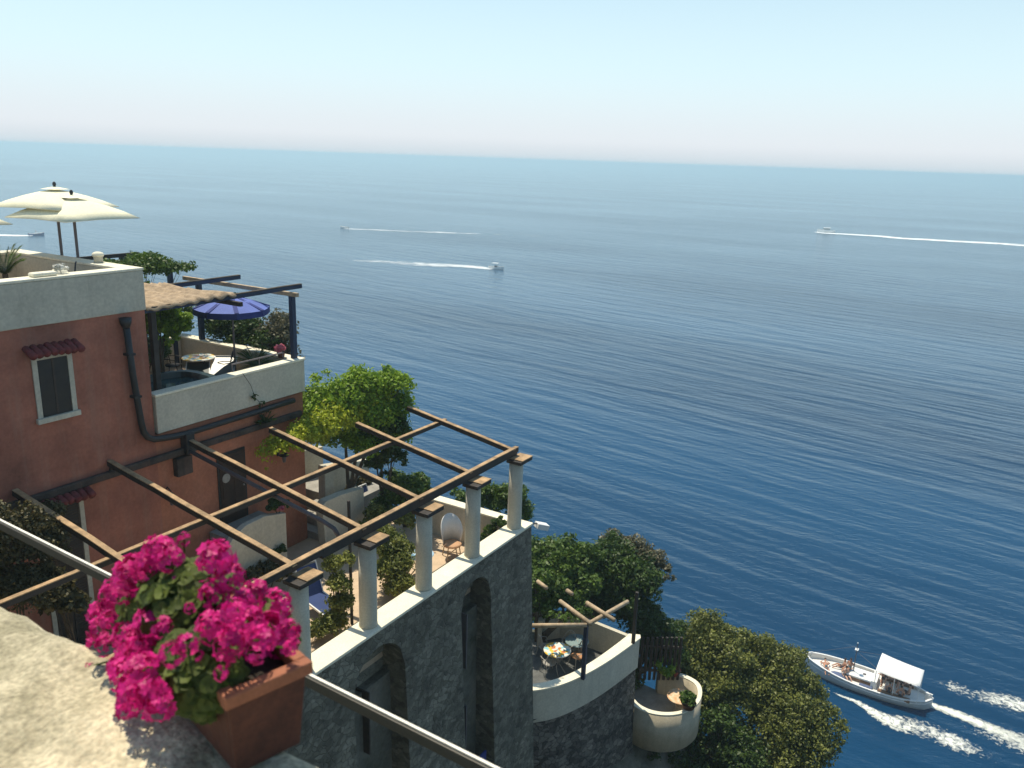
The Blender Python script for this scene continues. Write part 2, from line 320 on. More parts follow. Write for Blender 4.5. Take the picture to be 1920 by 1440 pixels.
# terrain: one height field from the road down to below sea level
def hgt(x,y):
    h=-15.6-1.25*max(0,x-21.5)-.85*max(0,7.5-y)-.8*max(0,y-18)
    if y>10 and x>15.4: h=min(h+1.2,-9.6-1.0*(x-15.4)) if x<22 else h
    if y>8.75 and x<15.1: h=-9.35-.8*max(0,y-18.5)
    if x<1.45: h=-3.6
    n=math.sin(x*1.3+y*.7)*.25+math.sin(x*.6-y*1.1+1)*.4+math.sin(x*2.9+2)*math.cos(y*2.3)*.15
    if x>16 and not(17<x<21.5 and 5<y<10): h+=n
    return max(h,-42)
gx=[-12,-6,-2,0,1,1.44,1.46]+[2+i*.8 for i in range(16)]+[15.05,15.12]+[15.5+i*.7 for i in range(46)]
gy=[-40,-34,-28,-24,-20,-17,-14]+[-12+i*.8 for i in range(25)]+[8.7,8.8]+[9.5+i*.8 for i in range(36)]
v=[(x,y,hgt(x,y)) for x in gx for y in gy]; ny=len(gy)
o=MB().add(v,[(i*ny+j,(i+1)*ny+j,(i+1)*ny+j+1,i*ny+j+1) for i in range(len(gx)-1) for j in range(ny-1)]).build('cliff_ground',rockm); tag(o,kind='structure')
o=MB().bx(-12,.2,-30,40,-3.62,-3.55).build('road',road); tag(o,kind='structure')

# ================================================================== ROADSIDE WALL, RAIL, PLANTER (nearest things)
def wallmesh():
    rg=random.Random(4); b=MB(); xs=[.25+i*(1.27/26) for i in range(27)]; ys=[-3+i*.055 for i in range(200)]
    def nz(x,y): return .018*math.sin(x*19+y*7)+.016*math.sin(y*17-x*9)+.012*math.sin(x*41+2)*math.sin(y*33)+rg.uniform(-.006,.006)
    grid=[]
    for x in xs:
        for y in ys:
            e=min(x-xs[0],xs[-1]-x); drop=-.07*max(0,1-e/.10)**2
            bul=0 if y<2.35 else .0
            ww=.03*math.sin(y*5.3)+.008*math.sin(y*13) if x>1.35 else 0
            grid.append((x+ww*.45,y,-1.75+nz(x,y)*.5+drop))
    n=len(ys); f=[(i*n+j,(i+1)*n+j,(i+1)*n+j+1,i*n+j+1) for i in range(len(xs)-1) for j in range(n-1)]
    b.add(grid,f)
    # sides
    for i,x in ((0,xs[0]),(len(xs)-1,xs[-1])):
        top=grid[i*n:(i+1)*n]; bot=[(p[0],p[1],-17 if i else -3.7) for p in top]
        b.add(top+bot,[(j,j+1,n+j+1,n+j) for j in range(n-1)])
    for j in (0,n-1):
        top=[grid[i*n+j] for i in range(len(xs))]; bot=[(p[0],p[1],-17) for p in top]
        m=len(xs); b.add(top+bot,[(i,i+1,m+i+1,m+i) for i in range(m-1)])
    return b
o=wallmesh().build('roadside_wall',rough,smooth=True,loc=(1,0,-3.6)); tag(o,'rough cream cement roadside wall top in the bottom left corner','wall')
def railx(z): return PZ(570,1270,z)[0]
rz_=-2.25; rx=railx(rz_)
t=thing('handrail','long pale metal rail running behind the flower box','railing',(rx,0,-4))
ra=Vector(PZ(0,975,rz_)); rb=Vector(PZ(930,1440,rz_)); rd=(ra-rb).normalized(); r0=rb-rd*4.5; r1=ra+rd*4
dz=Vector((0,0,1)); MB().bar(r0-dz*.032,r1-dz*.032,.030,.052).build('rail_bar',railm,t,bevel=.004)
MB().bar(r0,r1,.014,.008).build('rail_edge',railt,t)
for q in (r0+rd*.1,r1-rd*.1): MB().bx(q.x-.03,q.x+.03,q.y-.03,q.y+.03,-17,rz_-.06).build('post',railm,t)
# planter
A=PZ(427,1310,-1.46); B=PZ(575,1246,-1.46)
d=Vector(B)-Vector(A); d.z=0; ang=math.atan2(d.y,d.x); wdt=d.length; ln=.56
t=thing('flower_box','square terracotta planter box standing on the roadside wall','planter',(A[0],A[1],-1.735),ang)
zt=A[2]+1.735
b=MB(); th=.022; tp=.02
def tap(x,y,z):
    k=(1-z/zt)*tp; return (x+(k if x<wdt/2 else -k),y+(k if y<ln/2 else -k),z)
def box_t(x0,x1,y0,y1,z0,z1): 
    m=MB().bx(x0,x1,y0,y1,z0,z1); return [tap(*p) for p in m.v],m.f
for a in ((0,wdt,0,th,0,zt),(0,wdt,ln-th,ln,0,zt),(0,th,th,ln-th,0,zt),(wdt-th,wdt,th,ln-th,0,zt),(th,wdt-th,th,ln-th,.0,.02)): b.add(*box_t(*a))
b.build('box_wall',terra,t,local=True,bevel=.004)
b=MB(); r=.014
for a in ((-r,wdt+r,-r,th+.004),(-r,wdt+r,ln-th-.004,ln+r),(-r,th+.004,th+.004,ln-th-.004),(wdt-th-.004,wdt+r,th+.004,ln-th-.004)): b.bx(*a,zt-.03,zt+.012)
b.build('rim',terrar,t,local=True,bevel=.006)
MB().bx(th+.003,wdt-th-.003,th+.003,ln-th-.003,.02,zt-.035).build('soil',soil,t,local=True)
# geranium
def geranium():
    rg=random.Random(7); c=Vector(PX(385,1250,1.62)); c=Vector((A[0]+math.cos(ang)*wdt/2-math.sin(ang)*.25,A[1]+math.sin(ang)*wdt/2+math.cos(ang)*.25,-1.5))
    t=thing('geranium','bushy magenta geranium growing out of the terracotta box','plant',tuple(c))
    # leaves: round scalloped discs
    V=[];Fc=[]
    def leaf(p,nrm,s):
        nrm=nrm.normalized();a=nrm.cross(Vector((rg.random(),rg.random(),rg.random()))).normalized();b_=nrm.cross(a);n0=len(V);k=9
        V.append(p-nrm*s*.12)
        for i in range(k):
            th=2*math.pi*i/k; rr=s*(.5+.07*(i%2)); V.append(p+(a*math.cos(th)+b_*math.sin(th))*rr)
        for i in range(k): Fc.append((n0,n0+1+i,n0+1+(i+1)%k))
    cen=Vector(PX(350,1165,1.62)); cen2=Vector(PX(372,1262,1.34)); cen3=Vector(PX(470,1200,1.6)); cen4=Vector(PX(345,1140,1.48))
    for i in range(6000):
        dd=Vector((rg.gauss(0,1),rg.gauss(0,1),rg.gauss(0,1))).normalized(); rr=rg.uniform(.3,1)**.5
        p=(cen,cen2,cen4,cen3)[i%4]+Vector((dd.x*.20*rr,dd.y*.27*rr,dd.z*.235*rr))*(1,.55,.62,.6)[i%4]
        leaf(p,dd+Vector((-.5,-.2,.7))+Vector((rg.gauss(0,.4),rg.gauss(0,.4),rg.gauss(0,.4))),rg.uniform(.022,.050))
    MB().add(V,Fc).build('foliage',LGer,t,fix=False)
    # umbels
    U=[(345,1012,.5,.7),(300,1038,1.1,.45),(405,1048,1.0,.45),(250,1078,1.25,.4),(280,1060,1.0,.4),(320,1050,.8,.4),(225,1105,1.1,.4),(432,1082,1.0,.5),(250,1292,.9,-.3),(285,1300,.95,-.3),(245,1322,.8,-.25),(300,1322,.8,-.3),(268,1258,.9,-.2),(322,1228,.7,-.25),(352,1208,.6,-.2),(235,1265,.8,-.2),(415,1262,.4,-.1),(480,1112,1,.85),(215,1120,1.0,.7),(190,1150,.9,.6),(188,1180,.8,.4),
       (283,1170,.9,.2),(305,1175,.6,.1),(398,1115,.9,.4),(515,1140,1.0,.8),(505,1178,1.0,.6),(405,1175,.9,.15),(540,1185,.9,.7),(432,1210,.8,.1),(480,1228,.55,.1),(325,1225,.6,.0),
       (238,1195,.9,.2),(250,1225,.9,.1),(258,1275,.9,.0),(292,1300,1.0,.0),(250,1310,.8,.05),(168,1250,.35,.3),(335,1085,.45,.4),(460,1185,1.0,.3),(385,1105,.7,.5),(268,1215,.8,.1),(200,1210,.7,.3),(372,1070,.6,.8),(450,1130,.9,.5),(520,1215,.8,.6),(470,1160,.8,.4),(228,1252,.8,.1),(305,1320,.7,0),(355,1140,.35,.2),(440,1150,.7,.1),(372,1230,.35,.0),(235,1100,.7,.8),(320,1060,.5,.5),(545,1215,.5,.5),(495,1200,.7,.2),(205,1165,.7,.3),(280,1245,.6,0),(175,1205,.5,.5),(418,1240,.35,0)]
    fl=MB();PV=[];PF=[];st=MB()
    for (px,py,s,dep) in U:
        c=Vector(PX(px,py,1.30+.40*dep)); R0=.05*s*rg.uniform(.85,1.15)
        st.tube([cen+Vector((0,0,-.2)),cen.lerp(c,.6)+Vector((0,0,-.03)),c],.0035,5)
        for k in range(int(30*s)+6):
            dd=Vector((rg.gauss(0,1),rg.gauss(0,1),rg.gauss(0,1)+.35)).normalized(); q=c+dd*R0*rg.uniform(.75,1.1)
            fr=R0*rg.uniform(.33,.45); a=dd.cross(Vector((rg.random(),rg.random(),.3))).normalized();b_=dd.cross(a)
            for pt in range(5):
                th=2*math.pi*pt/5+rg.uniform(-.15,.15);e=a*math.cos(th)+b_*math.sin(th);w=dd.cross(e);n0=len(PV)
                PV.extend([q,q+e*fr*.6+w*fr*.38+dd*fr*.1,q+e*fr*1.05+dd*fr*rg.uniform(-.05,.3),q+e*fr*.6-w*fr*.38+dd*fr*.1]); PF.append((n0,n0+1,n0+2,n0+3))
    MB().add(PV,PF).build('flowers',LM,t,fix=False); st.build('stems',LGer,t)
geranium()

# ================================================================== PINK HOUSE
H=13.4
t=house=thing('pink_house','salmon pink two storey house with white roof parapet on the left','house',(6,H,-9.3))
def P_(*a,m=None,n='wall',bev=0,par=None,lab=None,sm=False):
    b=MB()
    for q in a: b.bx(*q)
    o=b.build(n,m or pink,par or house,sm,bev)
    if lab:o['label']=lab
    return o
X1=9.25
wallo=P_((-2,X1,H,17.3,-9.3,-2.86))
lowo=P_((X1+.003,13.07,H+.003,17.6,-9.3,-5.27),m=pink2,n='wall',lab='lower orange pink wing')
P_((-2,X1+.02,H-.03,H+.27,-2.86,-2.14),(X1-.28,X1+.02,H+.27,17.0,-2.86,-2.14),(-2,X1+.02,17.0,17.32,-2.86,-2.14),m=white,n='parapet',bev=.015)
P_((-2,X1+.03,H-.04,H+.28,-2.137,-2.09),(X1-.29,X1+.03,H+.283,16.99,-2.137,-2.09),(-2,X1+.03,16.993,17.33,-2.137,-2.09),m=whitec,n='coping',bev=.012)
P_((-2,X1-.285,H+.275,16.99,-2.855,-2.80),m=tile,n='roof_floor')
# lower wing parapet, floor, back
P_((X1+.03,13.1,H-.06,H+.17,-5.24,-4.52),(12.87,13.1,H+.17,17.5,-5.24,-4.52),(X1+.03,12.87,17.3,17.5,-5.24,-4.52),m=white,n='parapet',bev=.015,lab='white parapet of the lower terrace')
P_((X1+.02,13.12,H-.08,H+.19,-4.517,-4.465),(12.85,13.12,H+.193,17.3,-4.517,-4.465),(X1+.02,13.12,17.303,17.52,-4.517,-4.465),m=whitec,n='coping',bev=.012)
P_((X1+.01,12.86,H+.18,17.29,-5.265,-5.22),m=tile,n='terrace_floor')
# ledge and pipes
b=MB(); b.bx(3,12.95,H-.10,H+.001,-5.80,-5.66).build('ledge',darkm,house,bevel=.03)
def arcp(c,q,n=6): return [Vector(c).lerp(Vector(q),i/n) for i in range(n+1)]
y=H-.10
MB().tube([(8.79,y,-3.0),(8.84,y,-4.0),(8.92,y,-4.9),(8.95,y,-5.1),(9.02,y,-5.22),(9.15,y,-5.30),(9.5,y,-5.35),(9.85,y,-5.38),(11.5,y,-5.37),(12.7,y,-5.36)],.06,10).build('drainpipe',blackm,house,True)
MB().tube([(8.79,y,-2.93),(8.79,y,-3.02),(8.79,y,-3.12)],[.11,.10,.06],10).build('hopper',blackm,house,True)
for z_,x_ in ((-3.6,8.82),(-4.4,8.87)): MB().bx(x_-.07,x_+.07,y-.065,H,z_-.02,z_+.02).build('pipe_clip',blackm,house)
MB().bx(9.78,9.98,H-.2,H-.001,-5.78,-5.36).build('gutter_box',blackm,house,bevel=.02)
def window(x0,x1,z0,z1,awn=True,kind='window'):
    f=MB();w=.085
    f.bx(x0,x1,H-.03,H+.0,z1-w,z1);f.bx(x0,x0+w,H-.03,H,z0,z1-w);f.bx(x1-w,x1,H-.03,H,z0,z1-w)
    f.bx(x0-.03,x1+.03,H-.07,H,z0-.09,z0)
    fr=f.build('window_frame' if kind=='window' else 'door_frame',white,house,bevel=.006)
    MB().bx(x0+w,x1-w,H-.012,H-.002,z0,z1-w).build('pane_recess',blackm,fr)
    if kind=='window':
        g=MB().bx(x0+w+.012,x1-w-.012,H-.02,H-.013,z0+.01,z1-w-.01).build('glass',mat('dark_window_glass',(.022,.015,.010),.45,.3,3),fr)
        MB().bx((x0+x1)/2-.018,(x0+x1)/2+.018,H-.028,H-.0205,z0+.01,z1-w-.01).build('mullion',shut,fr)
        MB().bx(x0+w+.03,x0+w+.16,H-.0198,H-.0192,z0+.02,z1-w-.02)
    else:
        s=MB()
        for i in range(2):
            a=x0+w+(x1-x0-2*w)*i/2+.008; c=x0+w+(x1-x0-2*w)*(i+1)/2-.008
            s.bx(a,a+.03,H-.026,H-.013,z0+.01,z1-w-.01); s.bx(c-.03,c,H-.026,H-.013,z0+.01,z1-w-.01)
            for j in range(int((z1-z0)/.05)):
                zz=z0+.03+(z1-z0-w-.06)*j/int((z1-z0)/.05); s.bx(a+.03,c-.03,H-.022,H-.013,zz,zz+.03)
        s.build('shutter',shut,fr)
    if awn:
        b=MB()
        for i in range(8):
            xx=x0-.12+(x1-x0+.24)*(i+.5)/8; rr=(x1-x0+.24)/16*1.08
            b.tube([(xx,H,z1+.14+.01*math.sin(i*2.3)),(xx+.012*math.sin(i*5),H-.24-.02*math.sin(i*3.1),z1+.035+.012*math.sin(i*7))],[rr*.9,rr],8)
        b.build('tile_awning',red,fr,True)
window(7.12,7.80,-4.40,-3.34)
window(6.93,7.72,-8.8,-5.95,kind='door')
P_((10.6,11.33,H-.02,H+.0,-7.65,-6.08),m=blackm,n='door_recess')
d_=MB(); d_.bx(10.64,11.29,H-.035,H-.021,-7.64,-6.12); dr=d_.build('door',doorm,house,bevel=.005)
for i in range(2):
    for j in range(3): MB().bx(10.69+i*.3,10.93+i*.3,H-.045,H-.036,-7.55+j*.48,-7.15+j*.48).build('panel',doorm,dr,bevel=.006)
MB().ell((11.22,H-.06,-6.9),(.02,.02,.02)).build('handle',ironw,dr,True)
MB().lathe([(0.001,0),(.12,0.0),(.12,.01),(0.001,.01)],(0,0,0),20)
b=MB(); b.tube([(10.78,H-.046,-6.62),(10.78,H-.056,-6.62)],.10,16); b.build('door_wreath',ironw,dr)
# unit box on wall
b=MB().bx(9.58,9.93,H-.14,H-.001,-6.2,-5.83); o=b.build('wall_unit',darkm,loc=(9.75,H,-6.2),bevel=.01); tag(o,'small dark box fixed to the pink wall under the ledge','electrical box')
# wall lamps
def lamp(x,z,lab):
    t=thing('wall_lantern',lab,'wall lamp',(x,H,z),group='black wrought iron wall lanterns on the pink house')
    MB().tube([(x,H,z+.1),(x,H-.1,z+.22),(x,H-.2,z+.16)],.012,6).build('bracket',blackm,t)
    MB().lathe([(.001,.16),(.03,.13),(.10,.05),(.11,.03),(.001,.03)],(x,H-.2,z),10).build('hood',blackm,t)
    MB().lathe([(.055,.03),(.035,-.12),(.001,-.14)],(x,H-.2,z),6).build('glass',greyp,t)
    MB().bx(x-.03,x+.03,H-.02,H,z-.02,z+.14).build('mount',blackm,t)
lamp(12.25,-6.55,'black wall lantern nearest the house corner under the lime vine')
lamp(9.35,-6.55,'black wall lantern partly behind the rafter left of the dark door')

# ================================================================== PERGOLA TERRACE
FZ=-8.9
T1=thing('stone_terrace','tall dark rubble stone retaining wall terrace with white coping','terrace',(12,8.6,-16))
def by(z): return 8.5-.055*(-8.05-z)
b=MB()
arch=[(9.86,.70,-8.36),(12.93,.55,-8.40)]
ZB=-17.5
def arch_z(c,w,zt,x): return zt-w+math.sqrt(max(0,w*w-(x-c)**2))
xs=[1.6,3,5,7]; 
for c,w,zt in arch: xs+=[c-w+2*w*i/14 for i in range(15)]
xs+=[8.2,11.5,14.3,15.22]; xs=sorted(set(xs))
def inside(x0,x1):
    xm=(x0+x1)/2
    for c,w,zt in arch:
        if abs(xm-c)<w: return (c,w,zt)
for x0,x1 in zip(xs,xs[1:]):
    a=inside(x0,x1)
    if not a:
        b.add([(x0,by(ZB),ZB),(x1,by(ZB),ZB),(x1,8.5,-8.06),(x0,8.5,-8.06)],[(0,1,2,3)])
    else:
        za,zb=arch_z(*a,x0),arch_z(*a,x1)
        b.add([(x0,by(za),za),(x1,by(zb),zb),(x1,8.5,-8.06),(x0,8.5,-8.06),(x0,8.98,za),(x1,8.98,zb)],[(0,1,2,3),(0,4,5,1)])
        b.add([(x0,8.98,ZB),(x1,8.98,ZB),(x1,8.98,zb),(x0,8.98,za)],[(0,1,2,3)])
for c,w,zt in arch:
    for s in (-1,1):
        x=c+s*w; b.add([(x,by(ZB),ZB),(x,8.98,ZB),(x,8.98,zt-w),(x,by(zt-w),zt-w)],[(0,1,2,3)])
b.add([(15.22,by(ZB),ZB),(15.22,13.5,ZB),(15.22,13.5,FZ),(15.22,8.9,FZ),(15.22,8.9,-8.06),(15.22,8.5,-8.06)],[(0,1,2,3,4,5)])
b.add([(1.6,8.9,FZ-.01),(1.6,8.9,-8.06),(15.22,8.9,-8.06),(15.22,8.9,FZ-.01)],[(0,1,2,3)])
b.build('stone_wall',stone,T1)
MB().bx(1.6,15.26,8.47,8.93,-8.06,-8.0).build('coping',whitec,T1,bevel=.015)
MB().bx(1.6,15.2,8.91,8.97,FZ-.02,-8.065).build('inner_face',white,T1)
MB().bx(1.6,15.2,8.975,13.395,FZ-.2,FZ).build('terrace_floor',tile,T1)
MB().bx(15.0,15.24,8.98,11.35,-9.3,-8.04).build('end_parapet',white,T1,bevel=.01)
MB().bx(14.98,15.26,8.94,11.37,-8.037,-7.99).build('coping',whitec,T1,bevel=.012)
# windows in the arches
def awin(x0,x1,z0,z1,yb,mtl,lab):
    f=MB().bx(x0-.05,x1+.05,yb-.03,yb,z0-.05,z1+.05).build('window',shut,T1); f['label']=lab
    MB().bx(x0,x1,yb-.045,yb-.032,z0,z1).build('pane',blackm,f)
    MB().bx(x1+.02,x1+.05,yb-.34,yb-.04,z0,z1).build('shutter',mtl,f)
awin(9.35,9.75,-10.6,-9.3,8.98,shut,'dark window deep in the left arch'); awin(12.5,12.85,-10.55,-9.25,8.98,greyp,'dark window with grey open shutter in the right arch')
awin(12.55,12.9,-13.4,-11.5,8.98,greyp,'lower dark window in the right arch')
o=MB().bx(12.86,13.25,8.3,8.34,-14.2,-12.7).build('towel',blued,loc=(13,8.3,-14.2)); tag(o,'dark blue towel hanging low inside the right stone arch','towel')
# small spotlight and sign at the wall's far corner
t=thing('corner_floodlight','small white floodlight sticking out at the far end of the terrace coping','floodlight',(15.3,8.5,-8.0))
MB().tube([(15.2,8.55,-8.03),(15.42,8.42,-8.07)],.015,6).build('arm',blackm,t)
MB().bar((15.38,8.46,-8.10),(15.62,8.3,-8.2),.2,.13).build('lamp_head',wm,t,bevel=.01)
# pergola
PG=thing('pergola','open timber pergola on round white columns over the tiled terrace','pergola',(11,8.8,FZ))
SL=.155
def rz(y,z0=-6.235): return z0+(y-8.73)*SL
CXs=[6.6,8.27,9.88,11.48,13.13,14.82]
for x in CXs:
    c=MB().lathe([(.165,0),(.165,.03),(.16,.06),(.158,.8),(.155,1.55)],(x,8.72,-8.0),24).build('column',colm,PG,True)
    MB().bx(x-.02 if x!=14.82 else x-.1,x+.34,8.5,8.84,-6.372,-6.35).build('bolster_batten',wood,c,bevel=.008)  # thin tan slab added so the bolster top looks sunlit
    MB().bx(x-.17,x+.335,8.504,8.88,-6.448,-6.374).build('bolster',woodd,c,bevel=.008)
def timber(n,p,q,w=.10,h=.12,par=None,top=None,dark=None,cap=.018,j=0):
    rg=random.Random(str(p)); p=Vector(p);q=Vector(q);u=Vector((0,0,1)); k=7; V=[];F_=[]
    d=(q-p).normalized(); sd=d.cross(u).normalized(); up=sd.cross(d)
    def strip(w,h,off):
        V=[];F_=[]
        r2=random.Random(str(p))
        for i in range(k+1):
            c=p.lerp(q,i/k)+sd*r2.uniform(-.006,.006)+up*(r2.uniform(-.005,.005)+off); ww=w/2*r2.uniform(.94,1.06)
            V+=[c-sd*ww-up*h/2,c+sd*ww-up*h/2,c+sd*ww+up*h/2,c-sd*ww+up*h/2]
        for i in range(k):
            for m in range(4): F_.append((i*4+m,i*4+(m+1)%4,(i+1)*4+(m+1)%4,(i+1)*4+m))
        F_+=[(0,1,2,3),(k*4,k*4+1,k*4+2,k*4+3)]
        return MB().add(V,F_)
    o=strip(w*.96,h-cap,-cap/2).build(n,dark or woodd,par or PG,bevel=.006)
    strip(w,cap,h/2-cap/2+.002).build('top_batten',top or wood,o,bevel=.004)  # lighter strip added to paint sunlight on the beam's upper face
    return o
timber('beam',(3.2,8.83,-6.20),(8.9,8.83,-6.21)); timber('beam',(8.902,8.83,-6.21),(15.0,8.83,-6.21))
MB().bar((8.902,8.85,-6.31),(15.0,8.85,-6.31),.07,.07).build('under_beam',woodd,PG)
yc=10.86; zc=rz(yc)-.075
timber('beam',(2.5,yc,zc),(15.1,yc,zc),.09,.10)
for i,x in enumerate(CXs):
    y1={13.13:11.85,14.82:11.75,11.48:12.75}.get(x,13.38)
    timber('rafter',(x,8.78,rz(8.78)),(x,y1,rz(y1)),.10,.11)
    if x in (8.27,9.88): MB().tube([(x,13.3,rz(13.3)),(x,13.39,-5.74)],.03,6).build('rafter_tie',woodd,PG)
MB().tube([(9.85,13.2,rz(13.2)-.18),(9.85,11,rz(11)-.19),(9.85,9.7,rz(9.7)-.19),(9.85,9.45,rz(9.45)-.22),(9.85,9.35,rz(9.35)-.32)],.04,10).build('gutter_pipe',greyp,PG,True)
# thin vine pole on terrace
MB().tube([(10.83,9.98,FZ),(10.83,10.0,-6.3)],.03,8).build('post',woodd,PG)

# white stairs to the upper path
ST=thing('garden_stairs','white walled steps climbing past the corner of the pink house','stairs',(14,13.2,-9))
for i in range(4):
    MB().bx(13.12+i*.30,13.42+i*.30 if i<3 else 15.4,12.86,14.0 if i<3 else 15.4,-9.2,-8.72+i*.18).build('step',floorg,ST,bevel=.01)
def poly(name,pts,y,th,m,par):
    return MB().prism([PY(px,py,y) for px,py in pts],(0,th,0)).build(name,m,par,bevel=.01)
poly('side_wall',[(604,950),(612,940),(640,928),(682,915),(684,990),(660,1010),(640,1034),(611,1022)],12.62,.22,white,ST)
poly('upper_wall',[(611,882),(626,872),(692,862),(694,915),(640,928),(612,938)],13.6,.22,white,ST)
poly('pillar',[(609,875),(626,872),(627,935),(610,938)],13.35,.22,white,ST)
pts=[]
b=MB();cx,cyy=14.1,14.5
cc=[(13.3+1.7*i/10,15.6-1.0*math.sin(i/10*1.9)*.3-.06*i) for i in range(11)]
v=[]
for (x,y_) in cc: v+=[(x,y_,-9),(x,y_,-7.42),(x+.03,y_+.2,-7.42),(x+.03,y_+.2,-9)]
b.add(v,[(i*4+k,(i+1)*4+k,(i+1)*4+(k+1)%4,i*4+(k+1)%4) for i in range(10) for k in range(4)]+[(0,1,2,3),(40,41,42,43)])
b.build('curved_wall',white,ST)
# landing with white stair wall before the door
LW=thing('door_landing','white rendered stair wall and landing in front of the dark door','stairs',(10.8,12.8,FZ))
poly('stair_wall',[(395,1140),(400,1085),(425,1030),(440,1005),(462,985),(497,968),(536,962),(540,1066),(470,1100)],12.62,.14,white,LW)
MB().bx(10.3,11.62,12.77,13.38,FZ,-7.66).build('landing',floorg,LW)
for i in range(4): MB().bx(9.98-.30*i,10.28-.30*i,12.77,13.38,FZ,-7.9-.24*i).build('step',floorg,LW)
# low wall at the far left of the terrace
o=MB().bx(5.0,8.0,11.4,11.6,FZ,-8.25).build('low_wall',white,loc=(6.5,11.5,FZ),bevel=.02); tag(o,'low white garden wall in shade behind the geranium','wall')
# ================================================================== ROOF TERRACE
def canopy_sq(t,c,w,h,m,ax,ribm,vent=True,rot=0):
    # square canopy: pyramid with slightly sagging panels, flat vent cap
    x,y,z=c; n=8; V=[];Fc=[]
    ring=[]
    steps=[(0.0,0),(.25,.16),(.5,.38),(.75,.66),(1.0,1.0)]
    per=16
    for s,dz in steps:
        for k in range(per):
            a=2*math.pi*k/per+rot; ca,sa=math.cos(a-rot),math.sin(a-rot); q=max(abs(ca),abs(sa))
            px,py=ca/q*w*s,sa/q*w*s
            mid=1-abs(abs(ca)-abs(sa))*0.0
            edge=abs(abs(ca/q)-1)+abs(abs(sa/q)-1)  # 0 at corners
            sag=.05*s*edge*w*.5
            X=px*math.cos(rot)-py*math.sin(rot); Y_=px*math.sin(rot)+py*math.cos(rot)
            V.append((x+X*(1-.06*s*edge),y+Y_*(1-.06*s*edge),z-h*dz+sag*.5))
    for i in range(len(steps)-1):
        for k in range(per): Fc.append((i*per+k,i*per+(k+1)%per,(i+1)*per+(k+1)%per,(i+1)*per+k))
    o=MB().add(V,Fc).build('canopy',m,t,True)
    sm=o.modifiers.new('thick','SOLIDIFY'); sm.thickness=.012
    if vent:
        b=MB(); vv=[(x,y,z+.05)]
        for k in range(4):
            a=math.pi/4+k*math.pi/2+rot; vv.append((x+math.cos(a)*w*.33,y+math.sin(a)*w*.33,z-h*.10+.03))
        b.add(vv,[(0,1,2),(0,2,3),(0,3,4),(0,4,1)]); b.build('vent',m,o,fix=False)
    b=MB()
    for k in range(4):
        a=math.pi/4+k*math.pi/2+rot; b.bar((x,y,z-.06),(x+math.cos(a)*w*1.3,y+math.sin(a)*w*1.3,z-h-.0),.02,.02)
    b.build('ribs',ribm,t)
    MB().ell((x,y,z+.09),(.035,.035,.05),8,5).build('finial',blackm,t,True)
G='cream parasols on the roof terrace'
def parasol(x,y,zt,w,h,lab,zb=-2.9,rot=0):
    t=thing('cream_parasol',lab,'parasol',(x,y,zb),group=G)
    canopy_sq(t,(x,y,zt),w,h,cream,0,wood,rot=rot)
    MB().tube([(x,y,zb),(x,y,zt)],.028,8).build('pole',greyp,t)
    MB().bx(x-.12,x+.12,y-.12,y+.12,zb,zb+.08).build('base',greyp,t)
parasol(9.38,16.05,-.84,.78,.33,'cream square parasol standing farther back, its canopy slightly higher',rot=.25)
parasol(9.40,15.55,-.97,.82,.38,'cream square parasol in front of the other, its canopy wider and lower',rot=.12)
parasol(7.35,16.4,-1.05,.86,.38,'cream parasol cut off by the left edge of the photo',rot=.1)
# concrete bollards on coping
def bollard(c,r,h,lab):
    t=thing('stone_bollard',lab,'bollard',c,group='round topped stone posts on the roof terrace parapet')
    MB().lathe([(r*.8,0),(r*.8,h*.55),(r*.82,h*.6)],c,12).build('shaft',white,t,True)
    MB().lathe([(r*1.0,h*.6),(r*1.05,h*.75),(r*.85,h*.92),(r*.4,h),(.001,h*1.01)],c,12).build('cap',whitec,t,True)
bollard((9.12,14.45,-2.09),.10,.2,'pale round topped stone post on the parapet near the house corner')
bollard((8.1,14.0,-2.80),.16,.75,'grey round topped stone post beside the dark table on the roof terrace')
def iron_chair(name,lab,loc,rz_,m=None,cush=None,group=None):
    m=m or ironw; t=thing(name,lab,'chair',loc,rz_,group)
    s=.36
    b=MB(); b.lathe([(.001,.33),(.17,.33),(.18,.345),(.17,.36),(.001,.36)],(0,0,0),14); b.build('seat',cush or m,t,True,local=True)
    for sx,sy in ((1,1),(1,-1),(-1,1),(-1,-1)): MB().tube([(sx*.14,sy*.14,.34),(sx*.15,sy*.15,.2),(sx*.19,sy*.19,0)],.011,6).build('leg',m,t,local=True)
    b=MB(); P=[(-.15+.02*abs(math.cos(a)),.19*math.cos(a),.34+.40*math.sin(a)) for a in [math.pi*i/12 for i in range(13)]]; P=[(x-.10*(z-.34),y,z) for x,y,z in P]
    b.tube(P,.013,6)
    for yy in (-.1,-.05,0,.05,.1): b.tube([(-.14,yy,.35),(-.17,yy*1.3,.34+.38*math.sqrt(1-(yy/.19)**2))],.007,5)
    b.build('backrest',m,t,local=True)
    b=MB()
    for s_ in (-1,1): b.tube([(-.16,s_*.18,.52),(0,s_*.22,.53),(.13,s_*.20,.50),(.14,s_*.17,.35)],.011,6)
    b.build('armrests',m,t,local=True)
    return t
